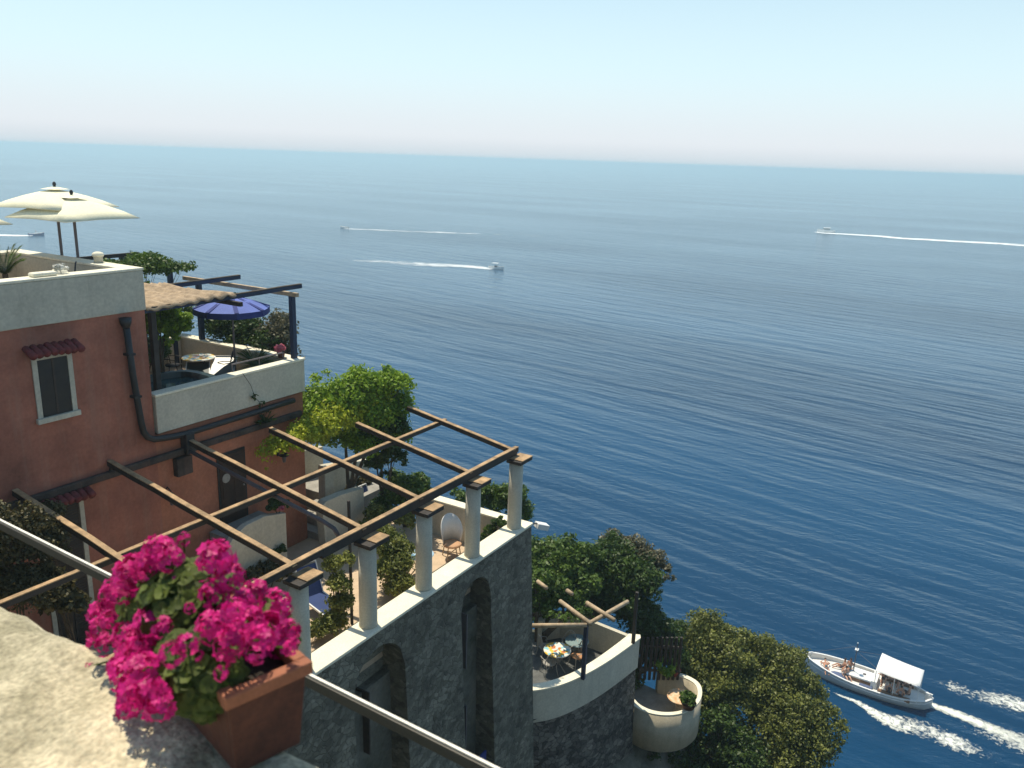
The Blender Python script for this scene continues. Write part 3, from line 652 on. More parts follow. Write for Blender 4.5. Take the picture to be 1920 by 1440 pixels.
def mosaic():
    m=D.materials.new('mosaic_top'); t,N,L=nodes(m); tc=N.new('ShaderNodeTexCoord'); v=N.new('ShaderNodeTexVoronoi'); v.inputs['Scale'].default_value=9; L.new(tc.outputs['Object'],v.inputs['Vector'])
    sp=N.new('ShaderNodeSeparateColor'); L.new(v.outputs['Color'],sp.inputs[0]); r=N.new('ShaderNodeValToRGB'); r.color_ramp.interpolation='CONSTANT'
    e=r.color_ramp.elements; e[0].color=(.75,.72,.62,1); e[1].position=.45; e[1].color=(.80,.52,.08,1)
    for p,c in ((.65,(.25,.55,.60,1)),(.8,(.85,.82,.7,1)),(.92,(.55,.2,.08,1))): q=e.new(p); q.color=c
    L.new(sp.outputs[0],r.inputs[0]); b=N.new('ShaderNodeBsdfPrincipled'); b.inputs['Roughness'].default_value=.35; L.new(r.outputs[0],b.inputs['Base Color']); o=N.new('ShaderNodeOutputMaterial'); L.new(b.outputs[0],o.inputs[0]); return m
mos=mosaic()
def round_table(lab,loc,r=.34,h=.58,top=None,m=None,legs=True):
    m=m or ironw; t=thing('round_table',lab,'table',loc)
    MB().lathe([(.001,h),(r,h),(r+.012,h+.012),(r,h+.028),(.001,h+.028)],(0,0,0),28).build('tabletop',top or mos,t,local=True)
    for i in range(3):
        a=2*math.pi*i/3+.4; c,s_=math.cos(a),math.sin(a)
        MB().tube([(c*r*.75,s_*r*.75,h),(c*r*.35,s_*r*.35,h*.6),(c*r*.25,s_*r*.25,h*.35),(c*r*.8,s_*r*.8,0)],.012,6).build('leg',m,t,local=True)
    MB().lathe([(r*.26,h*.42),(r*.28,h*.43),(r*.28,h*.44),(r*.26,h*.45)],(0,0,0),14).build('ring',m,t,local=True)
    return t
round_table('dark round table on the roof terrace beside the palm pot',(8.0,14.6,-2.80),.42,.46,blackm,blackm)
iron_chair('wrought_iron_chair','dark metal chair with curved arms on the roof terrace',(8.62,14.7,-2.80),2.6,blackm)
def fronds(name,c,n,L_,m,par,seed=0,up=.6,w=.05):
    rg=random.Random(seed);V=[];Fc=[]
    for i in range(n):
        a=2*math.pi*i/n+rg.uniform(-.3,.3); el=rg.uniform(.25,1.25)*up+.15; l=L_*rg.uniform(.7,1.05)
        prev=None
        for s in range(7):
            u=s/6; r_=l*u*math.cos(el)+0; z=l*(u*math.sin(el)*1.25-.75*u*u*(1.1-el*.4)*.7)
            p=Vector((c[0]+math.cos(a)*r_,c[1]+math.sin(a)*r_,c[2]+z))
            if prev is not None:
                sd=Vector((-math.sin(a),math.cos(a),0))
                for k in range(3):
                    q=prev.lerp(p,k/3)
                    for sg in (-1,1):
                        tip=q+sd*sg*w*(2.6*(1-u*.6))+Vector((math.cos(a)*w*1.6,math.sin(a)*w*1.6,w*.9)); n0=len(V)
                        V.extend([q,q+Vector((math.cos(a),math.sin(a),0))*w*.35,tip,q-Vector((math.cos(a),math.sin(a),0))*w*.1]);Fc.append((n0,n0+1,n0+2,n0+3))
            prev=p
    return MB().add(V,Fc).build(name,m,par,fix=False)
def palm(lab,base,n,L_,m,seed,pot=True,up=.7,cat='plant',trunk=.0):
    t=thing('palm_plant',lab,cat,base); h=.3 if pot else 0
    fronds('fronds',(base[0],base[1],base[2]+h+trunk),n,L_,m,t,seed,up)
    if pot: MB().lathe([(.13,0),(.18,h),(.20,h),(.20,h-.04),(.001,h-.05)],base,14).build('pot',terra,t,True)
    if trunk: MB().tube([(base[0],base[1],base[2]+h),(base[0],base[1],base[2]+h+trunk)],.05,8).build('trunk',bark,t)
palm('spiky palm in shade rising above the roof terrace parapet',(7.95,15.45,-2.80),26,.62,LG,1,trunk=.22,up=1.0)
palm('second palm at the left edge of the roof terrace',(7.35,15.3,-2.80),20,.55,LG,2,trunk=.3,up=.9)
plant('potted_shrub','small white flowering tuft on the roof terrace front coping','plant',(7.9,13.6,-2.09),[(7.9,13.6,-2.0,.09,.09,.08)],160,.04,leafmat('petal_white',(.5,.5,.45),(.85,.85,.8),.2),3,trunk=.006,limbs=1)
o=MB().bx(7.35,7.75,13.42,13.62,-2.088,-2.02).build('towel',whitec,loc=(7.5,13.5,-2.09),bevel=.03); tag(o,'folded pale cushion lying on the roof terrace front coping','cushion')

# ================================================================== BLUE PERGOLA ON THE LOWER WING
BP=thing('shaded_pergola','dark blue stained pergola partly covered with reed matting above the lower terrace','pergola',(11,15,-5.2))
for x,y in ((12.95,13.5),(11.55,16.4),(12.95,16.6),(9.6,13.7)): MB().bx(x-.055,x+.055,y-.055,y+.055,-5.2,-2.98).build('post',bluew if x>12 else woodd,BP,bevel=.006)
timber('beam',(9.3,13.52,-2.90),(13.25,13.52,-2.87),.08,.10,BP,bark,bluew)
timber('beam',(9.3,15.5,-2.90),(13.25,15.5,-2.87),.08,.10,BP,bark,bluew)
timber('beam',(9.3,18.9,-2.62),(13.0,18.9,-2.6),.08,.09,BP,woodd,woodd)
MB().bar((12.93,13.3,-3.02),(12.93,17.1,-3.02),.08,.09).build('rafter',woodp,BP,bevel=.006)
MB().bar((11.25,13.15,-2.99),(11.25,17.3,-2.99),.08,.09).build('rafter',woodd,BP,bevel=.006)
MB().bar((12.6,17.2,-2.74),(12.7,19.2,-2.70),.08,.09).build('rafter',woodd,BP,bevel=.006)
MB().bar((11.2,17.2,-2.74),(11.2,19.2,-2.70),.08,.09).build('rafter',woodp,BP,bevel=.006)
for x,y in ((12.9,18.9),(12.7,17.3)): MB().bx(x-.05,x+.05,y-.05,y+.05,-6.2,-2.66).build('post',bluew,BP)
# reed matting: corrugated sheet
xs=[9.32+i*.05 for i in range(42)]; ys=[13.42+i*.1 for i in range(34)]
v=[(x+.0,y,-2.81+.022*math.sin(x*21)+.03*math.sin(y*3+x)-.02*abs(math.sin(x*9))-(.05 if y<13.45 else 0)) for x in xs for y in ys if True]
f=[]
for i in range(len(xs)-1):
    for j in range(len(ys)-1):
        if ys[j]<13.42+ (3.3 if xs[i]<10.6 else 3.3-(xs[i]-10.6)*2.6): f.append((i*34+j,(i+1)*34+j,(i+1)*34+j+1,i*34+j+1))
o=MB().add(v,f).build('reed_mat',reed,BP,True); s_=o.modifiers.new('thick','SOLIDIFY'); s_.thickness=.03
# climbing plant on the matting
plant('climbing_plant','grey green climber growing over the reed matting','climbing plant',(11.6,16.9,-5.2),[(11.6,16.6,-2.60,.45,.45,.22),(12.2,16.5,-2.68,.55,.4,.14),(11.0,17.0,-2.6,.4,.4,.16),(12.0,17.2,-2.5,.3,.3,.16)],9000,.05,LG,11,trunk=.02,limbs=2,nc=90,clump=.6)
# blue parasol
def round_parasol(lab,x,y,zt,r,h,zb):
    t=thing('blue_parasol',lab,'parasol',(x,y,zb)); n=8
    V=[(x,y,zt)];Fc=[]
    for s,dz in ((.5,.42),(1,1)):
        for k in range(n*2):
            a=math.pi*k/n+.2; q=1 if k%2==0 else .955
            V.append((x+math.cos(a)*r*s*q,y+math.sin(a)*r*s*q,zt-h*dz))
    m=n*2
    for k in range(m): Fc.append((0,1+k,1+(k+1)%m)); Fc.append((1+k,1+m+k,1+m+(k+1)%m,1+(k+1)%m))
    o=MB().add(V,Fc).build('canopy',bluef,t,fix=False); q=o.modifiers.new('t','SOLIDIFY');q.thickness=.01
    b=MB()
    for k in range(m):
        p=V[1+m+k];p2=V[1+m+(k+1)%m]; b.add([p,p2,(p2[0],p2[1],p2[2]-.13),(p[0],p[1],p[2]-.13)],[(0,1,2,3)])
    b.build('valance',blued,t,fix=False)
    b=MB()
    for k in range(0,m,2):
        a=math.pi*k/n+.2; b.bar((x,y,zt+.012),(x+math.cos(a)*r,y+math.sin(a)*r,zt-h+.012),.09,.012)
    b.build('seams',blued,t)
    MB().tube([(x,y,zb),(x,y,zt+.05)],.022,8).build('pole',greyp,t); MB().lathe([(.2,0),(.2,.05),(.04,.08),(.001,.08)],(x,y,zb),14).build('base',greyp,t)
round_parasol('large blue parasol with dark blue edge under the timber frame',12.35,14.75,-3.10,.82,.29,-5.22)
# furniture on the lower-wing terrace
round_table('round mosaic table on the lower terrace by its white wall',(12.15,15.75,-5.22),.36,.56,mos,blackm)
iron_chair('wrought_iron_chair','black wrought iron chair right of the mosaic table',(12.55,15.3,-5.22),2.2,blackm,group='wrought iron chairs on the parasol terrace')
iron_chair('wrought_iron_chair','black wrought iron chair behind the mosaic table near the potted tree',(11.9,16.35,-5.22),-1.0,blackm,group='wrought iron chairs on the parasol terrace')
def lounger(lab,loc,rz_,group=None,back=1.05,m=None,L_=1.5,w=.5,lm=None):
    m=m or navy; t=thing('sun_lounger',lab,'sun lounger',loc,rz_,group); h=.27
    f=MB()
    for s in (-1,1): f.bar((-.1,s*w/2,h),(L_*.68,s*w/2,h),.03,.035)
    f.bar((L_*.68,-w/2,h),(L_*.68,w/2,h),.03,.03); f.build('frame',lm or wm,t,local=True)
    MB().bx(0,L_*.66,-w/2+.015,w/2-.015,h-.005,h+.015).build('seat',m,t,local=True)
    bl=.62; c,s_=math.cos(back),math.sin(back)
    MB().bar((0,0,h+.01),(-c*bl,0,h+s_*bl),w-.02,.02,(0,0,1)).build('backrest',m,t,local=True)
    b=MB()
    for s in (-1,1): b.bar((0,s*w/2,h),(-c*(bl+.05),s*w/2,h+s_*(bl+.05)),.025,.025)
    b.bar((-c*(bl+.05),-w/2,h+s_*(bl+.05)),(-c*(bl+.05),w/2,h+s_*(bl+.05)),.025,.025); b.build('back_frame',lm or wm,t,local=True)
    for a in (.08,L_*.6):
        for s in (-1,1): MB().bar((a,s*w/2,h),(a+.03,s*w/2,0),.025,.025).build('leg',lm or wm,t,local=True)
    return t
lounger('dark blue lounger with raised back next to the green tub',(12.1,14.95,-5.22),-2.5,'sun loungers on the lower terrace',.5,spa)
lounger('dark blue lounger nearer the reed roof, flat behind the tub',(11.7,15.25,-5.22),-2.3,'sun loungers on the lower terrace',.35,spa)
t=thing('hot_tub','dark green plastic tub behind the white parapet','hot tub',(10.45,14.6,-5.22))
def tub(sc,z0,z1,r_): return [(math.copysign(abs(math.cos(a))**.6,math.cos(a))*.95*sc,math.copysign(abs(math.sin(a))**.6,math.sin(a))*.72*sc) for a in [2*math.pi*i/28 for i in range(28)]]
b=MB();V=[];n=28
for sc,z in ((.93,0),(1.0,.5),(1.02,.55),(.86,.55),(.82,.42),(.78,.22)): V+=[(x,y,z) for x,y in tub(sc,0,0,0)]
b.add(V,[(i*n+k,i*n+(k+1)%n,(i+1)*n+(k+1)%n,(i+1)*n+k) for i in range(5) for k in range(n)]+[tuple(5*n+k for k in range(n))]).build('shell',spa,t,local=True)
MB().add([(x,y,.43) for x,y in tub(.83,0,0,0)],[tuple(range(n))]).build('water',mat('tub_water',(.05,.12,.13),.08,.1),t,local=True,fix=False)
# plants of this terrace
plant('potted_tree','small round bright green tree in a pot under the reed roof','tree',(11.15,15.75,-5.22),[(11.1,15.4,-3.62,.46,.42,.36),(10.85,15.2,-3.4,.34,.3,.26),(11.38,15.5,-3.7,.30,.3,.34),(11.05,15.3,-3.95,.3,.3,.2)],13000,.05,LB,21,trunk=.035,limbs=2,pot=(.2,.3,terra))
plant('leafy_shrub','dark leafy shrub filling the shaded back of the lower terrace','shrub',(11.5,16.5,-5.22),[(11.5,16.5,-4.7,.3,.3,.42),(11.9,16.9,-4.55,.3,.3,.4),(11.0,16.9,-4.4,.35,.3,.5)],7000,.06,LD,22,trunk=.03)
palm('spiky green cycad in a pot at the terrace corner',(12.45,14.2,-5.22),40,.62,LG,5,up=.85,pot=True,trunk=.22)
plant('potted_flower','pink flowering pot plant at the foot of the blue post','plant',(12.8,13.75,-4.465),[(12.8,13.78,-4.26,.10,.10,.12)],380,.045,LPk,24,trunk=.012,limbs=2,pot=(.09,.12,terra),crown='flowers')
plant('flowering_shrub','red geraniums in a trough along the rear of the lower terrace','plant',(10.7,16.9,-4.46),[(10.3,17.1,-4.25,.35,.15,.18),(10.9,17.15,-4.25,.4,.15,.16)],1300,.05,LR,25,trunk=.012)
t=thing('glass_screen_rail','thin grey handrail above the white parapet of the lower terrace','railing',(12,13.55,-4.465))
MB().tube([(11.3,13.62,-4.32),(12.75,13.62,-4.32)],.018,8).build('rail_bar',greyp,t)
for x in (11.32,12.05,12.73): MB().tube([(x,13.62,-4.47),(x,13.62,-4.32)],.012,6).build('post',greyp,t)
# shrubs beyond the lower terrace wall
plant('bay_shrub','olive toned shrub behind the white wall under the blue parasol','shrub',(13.7,15.6,-6.6),[(13.4,16.2,-4.2,.35,.5,.5),(13.5,14.9,-4.45,.3,.4,.4),(13.6,15.9,-4.35,.4,.6,.5),(13.5,15.3,-4.5,.3,.5,.4),(13.6,16.6,-4.1,.4,.6,.6)],14000,.055,LD,31,trunk=.04,nc=90,clump=.45)
plant('olive_shrub','loose grey olive shrub beside the blue post','shrub',(13.9,14.8,-6.6),[(13.8,14.9,-4.3,.35,.45,.5),(13.7,14.6,-4.75,.3,.4,.35)],5500,.05,LGy,32,trunk=.03,nc=60,clump=.45)
plant('bay_shrub','green shrub far back between the reed roof posts','shrub',(12.6,18.6,-6.6),[(12.4,18.5,-4.0,.7,.5,.8),(11.2,18.8,-4.1,.7,.5,.7),(13.2,17.8,-4.0,.4,.6,.6)],9000,.06,LG,33,trunk=.05,nc=70,clump=.45)

# ================================================================== VINES AND SHRUBS ROUND THE PERGOLA
def blob(px,py,r,Y=None,X=None,Z=None,k=(1,1,1)):
    c=PY(px,py,Y) if Y else PX(px,py,X) if X else PZ(px,py,Z); return (*c,r*k[0],r*k[1],r*k[2])
plant('vine','big bright green vine spilling over the far side of the timber pergola','climbing plant',(14.2,13.1,-8.1),
  [blob(690,725,.45,Y=12.6,k=(1,1,.8)),blob(740,722,.40,Y=12.2,k=(1,1,.8)),blob(650,750,.5,Y=12.9),blob(610,765,.48,Y=13.3,k=(1,1,.8)),blob(700,775,.48,Y=12.5),blob(748,760,.34,Y=12.2),blob(588,745,.3,Y=13.7),blob(640,795,.42,Y=13.0,k=(1,1,.7)),blob(670,708,.26,Y=12.8),
   blob(715,820,.36,Y=12.4),blob(670,825,.34,Y=12.8),blob(600,800,.34,Y=13.3),blob(590,715,.16,Y=13.8),blob(612,700,.12,Y=13.8),blob(745,800,.26,Y=12.2),blob(725,700,.2,Y=12.4),blob(575,790,.3,Y=13.7),blob(600,822,.26,Y=13.4),blob(640,828,.26,Y=13.0),blob(690,840,.3,Y=12.5),blob(748,825,.26,Y=12.2)],34000,.062,LB,41,trunk=.05,limbs=3,nc=120,clump=.42)
plant('vine_strand','lime yellow vine strand trailing along the rafter to the lantern','climbing plant',(13.0,12.7,-5.9),
  [blob(498,850,.17,Y=13.0),blob(518,838,.22,Y=12.95),blob(545,828,.26,Y=12.9),blob(573,815,.30,Y=12.85),blob(603,800,.34,Y=12.8),blob(635,785,.36,Y=12.75),blob(668,768,.34,Y=12.7),blob(705,748,.30,Y=12.5),blob(518,866,.07,Y=12.95),blob(502,880,.05,Y=12.95),blob(560,840,.16,Y=12.85),blob(600,825,.2,Y=12.8)],13000,.055,LY,42,trunk=.015,limbs=4,nc=90,clump=.5)
plant('hanging_vine','dark green vine hanging down behind the white stair wall','climbing plant',(14.6,12.3,-8.6),
  [blob(715,830,.38,X=14.6),blob(735,860,.3,X=14.7,k=(1,1,1.3)),blob(705,870,.3,X=14.6),blob(745,810,.28,X=14.7),blob(680,830,.25,X=14.3),blob(725,895,.2,X=14.7),blob(700,800,.4,X=14.5),blob(735,790,.3,X=14.8)],9000,.065,LD,43,trunk=.04)
plant('leafy_shrub','glossy green shrub left of the white end wall of the terrace','shrub',(14.9,11.9,-9),
  [blob(765,920,.32,X=15.0),blob(740,935,.3,X=14.8),blob(785,905,.22,X=15.3),blob(745,900,.22,X=15.2),blob(715,950,.22,X=14.5),blob(800,925,.18,X=15.4)],10000,.06,LG,44,trunk=.03,nc=60,clump=.45)
plant('hedge_shrub','pale yellow green shrub at the foot of the second white column','shrub',(10.6,10.1,FZ),
  [blob(625,1060,.16,Z=-7.6),blob(612,1040,.10,Z=-7.4),blob(635,1095,.18,Z=-7.9),blob(640,1130,.2,Z=-8.3),blob(650,1050,.14,Z=-7.5),blob(600,1180,.17,Z=-8.65),blob(625,1165,.2,Z=-8.6),blob(580,1195,.1,Z=-8.75)],8500,.042,LH,45,trunk=.015,nc=60,clump=.5)
plant('hedge_shrub','wide mottled shrub between the second and third white columns','shrub',(12.2,10.2,FZ),
  [blob(735,1025,.26,Z=-8.0),blob(745,1060,.28,Z=-8.3),blob(720,1000,.18,Z=-7.8),blob(750,1095,.25,Z=-8.6),blob(715,1070,.2,Z=-8.3),blob(765,1030,.16,Z=-8.1)],13000,.042,LH,46,trunk=.015,nc=70,clump=.5)
plant('leafy_shrub','low shrub with pale tips under the front beam by the stairs','shrub',(12.9,11.4,FZ),
  [blob(705,965,.22,Z=-8.3),blob(735,970,.2,Z=-8.4),blob(685,985,.14,Z=-8.5),blob(760,975,.2,Z=-8.5)],6000,.045,LH,47,trunk=.015,nc=60,clump=.5)
plant('leafy_shrub','blue green shrub seen between the two farthest white columns','shrub',(14.7,9.5,FZ),
  [blob(920,1000,.2,X=14.75,k=(.6,1,1)),blob(935,985,.2,X=14.8,k=(.6,1,1)),blob(910,1015,.16,X=14.6)],4500,.045,LG,48,trunk=.02,pot=(.14,.22,terra))
plant('tree','young green tree rising beyond the white end wall of the terrace','tree',(16.4,9.9,-10),
  [blob(925,940,.34,X=16.4),blob(960,930,.3,X=16.5),blob(910,920,.2,X=16.2),blob(870,935,.2,X=16.3),blob(855,925,.15,X=16.3),blob(975,960,.28,X=16.6),blob(990,945,.1,X=16.8)],8500,.055,LG,49,trunk=.04,nc=60,clump=.45)
plant('hydrangea','brown red potted hydrangea in front of the stair wall','plant',(10.6,12.1,FZ),[blob(490,1065,.3,Z=-8.55,k=(1,1,.7)),blob(520,1075,.25,Z=-8.55,k=(1,1,.7)),blob(470,1080,.18,Z=-8.5)],2400,.06,LP,50,trunk=.02)
plant('potted_shrub','small dark bush at the right end of the stair wall','plant',(11.4,12.45,FZ),[blob(520,1030,.16,Z=-8.3)],900,.05,LD,51,trunk=.02,limbs=1)
plant('potted_geranium','dark red geranium in a pot on the white stair wall','plant',PY(520,966,12.7),[(*PY(512,948,12.7),.16,.12,.14),(*PY(535,946,12.7),.10,.09,.1)],1100,.05,LD,52,trunk=.012,limbs=2,crown='foliage')
t=D.objects['potted_geranium']; leafmesh('flowers',[(*PY(525,955,12.6),.08,.08,.07)],110,.045,LPk,t,53)
plant('potted_geranium','dark trailing geranium on the upper stair wall','plant',PY(680,925,13.4),[(*PY(683,905,13.4),.18,.14,.12),(*PY(655,915,13.3),.12,.1,.06)],1500,.055,LP,54,trunk=.012,limbs=2,crown='foliage')
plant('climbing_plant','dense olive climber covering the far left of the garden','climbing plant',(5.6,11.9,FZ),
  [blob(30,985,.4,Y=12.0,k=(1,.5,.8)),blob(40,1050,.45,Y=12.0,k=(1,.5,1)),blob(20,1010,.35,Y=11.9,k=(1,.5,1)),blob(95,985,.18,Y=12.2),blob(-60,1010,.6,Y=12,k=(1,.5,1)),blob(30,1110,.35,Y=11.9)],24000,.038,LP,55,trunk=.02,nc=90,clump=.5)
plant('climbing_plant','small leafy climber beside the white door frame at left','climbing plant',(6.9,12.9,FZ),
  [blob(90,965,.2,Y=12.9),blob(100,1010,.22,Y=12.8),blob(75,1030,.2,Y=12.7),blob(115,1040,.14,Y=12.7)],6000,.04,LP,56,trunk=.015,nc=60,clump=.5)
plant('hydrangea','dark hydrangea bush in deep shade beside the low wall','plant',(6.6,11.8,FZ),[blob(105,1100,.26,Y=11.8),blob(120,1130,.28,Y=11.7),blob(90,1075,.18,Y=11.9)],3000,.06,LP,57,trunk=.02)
palm('thin spiky plant growing from the ledge at the wing of the house',(*PY(500,800,13.2)[:2],-5.64),12,.28,LD,8,pot=False,up=.9)
MBt=MB()
rg=random.Random(3); pth=[PY(px,py,13.28) for px,py in ((455,700),(470,722),(478,745),(492,760),(500,775),(490,790))]
t=thing('wall_creeper','bare twig of creeper hanging over the white parapet of the wing','climbing plant',pth[0])
MBt.tube(pth,.006,5).build('stem',bark,t); leafmesh('leaves',[(*p,.10,.03,.09) for p in pth[2:]],70,.05,LD,t,5,nc=20)
# terrace furniture
A1=Vector(PZ(573,1132,-8.63));B1=Vector(PZ(612,1162,-8.63));dr_=(B1-A1);angl=math.atan2(dr_.y,dr_.x)
c1=Vector(PZ(587,1117,-8.63))
lounger('navy sling lounger with white frame beside the first column',(c1.x,c1.y,FZ),angl,'navy sun loungers on the pergola terrace',1.15,L_=1.25,w=.46)
c2=Vector(PZ(690,950,-8.5)); lounger('navy lounger back showing beside the upper stair wall',(c2.x,c2.y,FZ),angl+.2,'navy sun loungers on the pergola terrace',1.2,L_=1.2,w=.36)
def tub_chair(lab,loc,rz_):
    t=thing('wicker_chair',lab,'chair',loc,rz_)
    V=[];n=17;Fc=[]
    for i in range(n):
        a=math.pi*.5+math.pi*i/(n-1); hh=.30+.36*math.sin(math.pi*i/(n-1))**.8
        for (r,z) in ((.20,.33),(.235,.33+hh*.5),(.26,.33+hh)): V.append((math.cos(a)*r,math.sin(a)*r*1.02,z))
    for i in range(n-1):
        for k in range(2): Fc.append((i*3+k,(i+1)*3+k,(i+1)*3+k+1,i*3+k+1))
    o=MB().add(V,Fc).build('backrest',wm,t,True,local=True); q=o.modifiers.new('t','SOLIDIFY');q.thickness=.025
    MB().lathe([(.001,.32),(.21,.32),(.225,.345),(.20,.375),(.001,.38)],(0.02,0,0),18).build('seat',mat('tan_cushion',(.62,.36,.20),.85),t,True,local=True)
    for sx,sy in ((1,1),(1,-1),(-1,1),(-1,-1)): MB().tube([(sx*.13,sy*.13,.33),(sx*.17,sy*.17,0)],.013,6).build('leg',woodp,t,local=True)
    b=MB(); b.bar((-.15,-.15,.12),(.15,.15,.14),.014,.014); b.bar((-.15,.15,.12),(.15,-.15,.14),.014,.014); b.build('stretcher',woodp,t,local=True)
tub_chair('white wicker armchair with tan seat by the white end wall',(14.25,10.02,FZ),-2.2)
round_table('cloth covered table half hidden behind the third white column',(13.15,10.1,FZ),.3,.5,mat('striped_cloth',(.55,.62,.66),.9,.3,8,col2=(.12,.35,.55)),woodp)
o=MB().bx(10.95,11.3,9.05,9.25,FZ,FZ+.22).build('planter_trough',terra,loc=(11.1,9.1,FZ),bevel=.01); tag(o,'small terracotta trough behind the coping right of the second column','planter')
# ================================================================== LOWER TERRACE
LT=thing('lower_terrace','curved white walled terrace on a rubble base below the pergola','terrace',(17.5,8.3,-13.2))
zt,zf,zbw=-12.4,-13.22,-13.32
out=[PZ(px,py,zt)[:2] for px,py in ((975,1296),(1010,1294),(1050,1285),(1090,1268),(1130,1246),(1165,1222),(1200,1196),(1199,1190))]
inn=[PZ(px,py,zt)[:2] for px,py in ((975,1284),(1010,1283),(1046,1274),(1082,1259),(1118,1237),(1150,1214),(1178,1192),(1180,1189))]
def chaikin(P,n=2):
    for _ in range(n):
        Q=[P[0]]
        for a,b_ in zip(P,P[1:]): Q+=[(a[0]*.75+b_[0]*.25,a[1]*.75+b_[1]*.25),(a[0]*.25+b_[0]*.75,a[1]*.25+b_[1]*.75)]
        P=Q+[P[-1]]
    return P
out=chaikin(out[:-1])+[out[-1]]; inn=chaikin(inn[:-1])+[inn[-1]]
def band(b,o,i,z0,z1):
    n=len(o); V=[(p[0],p[1],z) for z in (z0,z1) for p in o]+[(p[0],p[1],z) for z in (z0,z1) for p in i]
    F_=[]
    for k in range(n-1):
        F_+=[(k,k+1,n+k+1,n+k),(2*n+k,2*n+k+1,3*n+k+1,3*n+k)[::-1],(n+k,n+k+1,3*n+k+1,3*n+k),(k,k+1,2*n+k+1,2*n+k)[::-1]]
    F_+=[(0,n,3*n,2*n),(n-1,2*n-1,4*n-1,3*n-1)]
    return b.add(V,F_)
band(MB(),out,inn,zbw,zt-.03).build('parapet',white,LT)
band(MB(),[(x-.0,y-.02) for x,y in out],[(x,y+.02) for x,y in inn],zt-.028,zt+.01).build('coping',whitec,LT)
q=[(PZ(1193,1190,zt)[:2])]
back=[PZ(px,py,-12.35)[:2] for px,py in ((1180,1189),(1120,1165),(1070,1148),(1052,1143),(1016,1149),(1013,1162))]
b=MB()
for p,r_ in zip(back,back[1:]): b.bar((*p,(-12.4-13.3)/2),(*r_,(-12.4-13.3)/2),.12,.9)
b.build('back_wall',white,LT)
fl=out+[back[1],back[2],back[3],back[4],(back[4][0]-1.5,back[4][1]+.6),(15.3,11.2),(15.25,8.3)]
MB().add([(x,y,zf) for x,y in fl],[tuple(range(len(fl)))]).build('terrace_floor',mat('shadow_toned_floor',(.12,.125,.12),.8,.3,3),LT,fix=False)  # floor colour darkened to carry the shadow lying over it
n=len(out)
b=MB()
V=[];zz=(-13.33,-18)
for z,off in ((-13.33,0),(-19,.25)):
    for i,p in enumerate(out): V.append((p[0]-.02,p[1]+.05-off,z))
V2=V+[(out[-1][0]-.05,9.6,-13.33),(out[-1][0],9.6,-19)]
b.add(V2,[(k,k+1,n+k+1,n+k) for k in range(n-1)]+[(n-1,2*n,2*n+1,2*n-1)])
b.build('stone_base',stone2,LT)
P2=thing('pole_pergola','rustic pole pergola over the curved lower terrace','pergola',(17,8,-12.4))
c0=PZ(1093,1273,zt)
def Xo(px,py,ref): # height above a known ground point
    p=PX(px,py,ref[0]); return p
top1=PX(1096,1170,c0[0]); zb=top1[2]
MB().bar(c0,(c0[0],c0[1],zb),.09,.09).build('post',bluew,P2)
c3=PZ(1187,1206,zt); top3=PX(1187,1128,c3[0])
MB().bar(c3,(c3[0],c3[1],zb),.08,.08).build('post',woodd,P2)
def pole(a,b_,z0=zb,z1=None,m=None):
    MB().tube([PZ(*a,z0),PZ(*b_,z1 if z1 else z0)],.055,8).build('pole',m or woodp,P2,True)
pole((985,1173),(1100,1172)); pole((1050,1127),(1108,1170),zb+.06); pole((1103,1170),(1177,1128),zb+.02); pole((1100,1130),(1152,1163),zb+.08); pole((1008,1090),(1025,1103),zb+.1); pole((1063,1107),(1073,1114),zb+.1)
t=thing('balcony_rail','slim pale railing post beside the stone wall of the terrace','railing',PX(987,1170,16.2)); MB().tube([PX(986,1132,16.2),PX(990,1140,16.2),PX(990,1175,16.2)],.03,6).build('rail_bar',ironw,t)
tb=PZ(1045,1217,zf+.6); round_table('round yellow and turquoise mosaic table on the curved lower terrace',(tb[0],tb[1],zf),.36,.56,mos)
G2='pale wrought iron chairs on the curved lower terrace'
for px,py,a,l in ((1030,1245,.9,'pale iron chair in front of the mosaic table on the curved terrace'),(1022,1215,-.6,'pale iron chair behind the mosaic table with an arched back'),(1083,1232,2.6,'pale iron chair with orange cushion next to the lower pergola post'),(1068,1215,3.6,'pale iron chair right behind the mosaic table')):
    p=PZ(px,py,zf+.3); iron_chair('wrought_iron_chair',l,(p[0],p[1],zf),a,ironw,mat('orange_cushion',(.6,.3,.14),.9) if px==1083 else ironw,G2)
tb=PZ(1082,1196,zf+.6); round_table('glass topped round table in the shaded rear of the curved terrace',(tb[0],tb[1],zf),.32,.5,mat('glass_top',(.25,.33,.33),.1,.1))
# ================================================================== SMALL ROUND TERRACE
RT=thing('round_terrace','small round cream walled terrace farthest down the cliff','terrace',(20,6.3,-15.2))
z2=-14.5; zf2=-15.25
Po=[PZ(px,py,z2)[:2] for px,py in ((1178,1312),(1190,1325),(1215,1337),(1250,1342),(1285,1337),(1310,1320),(1318,1300),(1313,1280),(1290,1266),(1262,1258),(1232,1252))]
Po=chaikin(Po)
cx_=sum(p[0] for p in Po)/len(Po); cy_=sum(p[1] for p in Po)/len(Po)
Pi=[(cx_+(p[0]-cx_)*.86,cy_+(p[1]-cy_)*.86) for p in Po]
wr=mat('cream_round_wall',(.50,.44,.32),.9,.14,2,streak=.3)
band(MB(),Po,Pi,-15.7,z2-.03).build('parapet',wr,RT,True)
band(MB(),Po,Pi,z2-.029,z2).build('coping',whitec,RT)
fl=Po+[(Po[-1][0]+.3,Po[-1][1]+2.4),(Po[0][0]+.2,Po[0][1]+2.6)]
MB().add([(x,y,zf2) for x,y in fl],[tuple(range(len(fl)))]).build('terrace_floor',floorg,RT,fix=False)
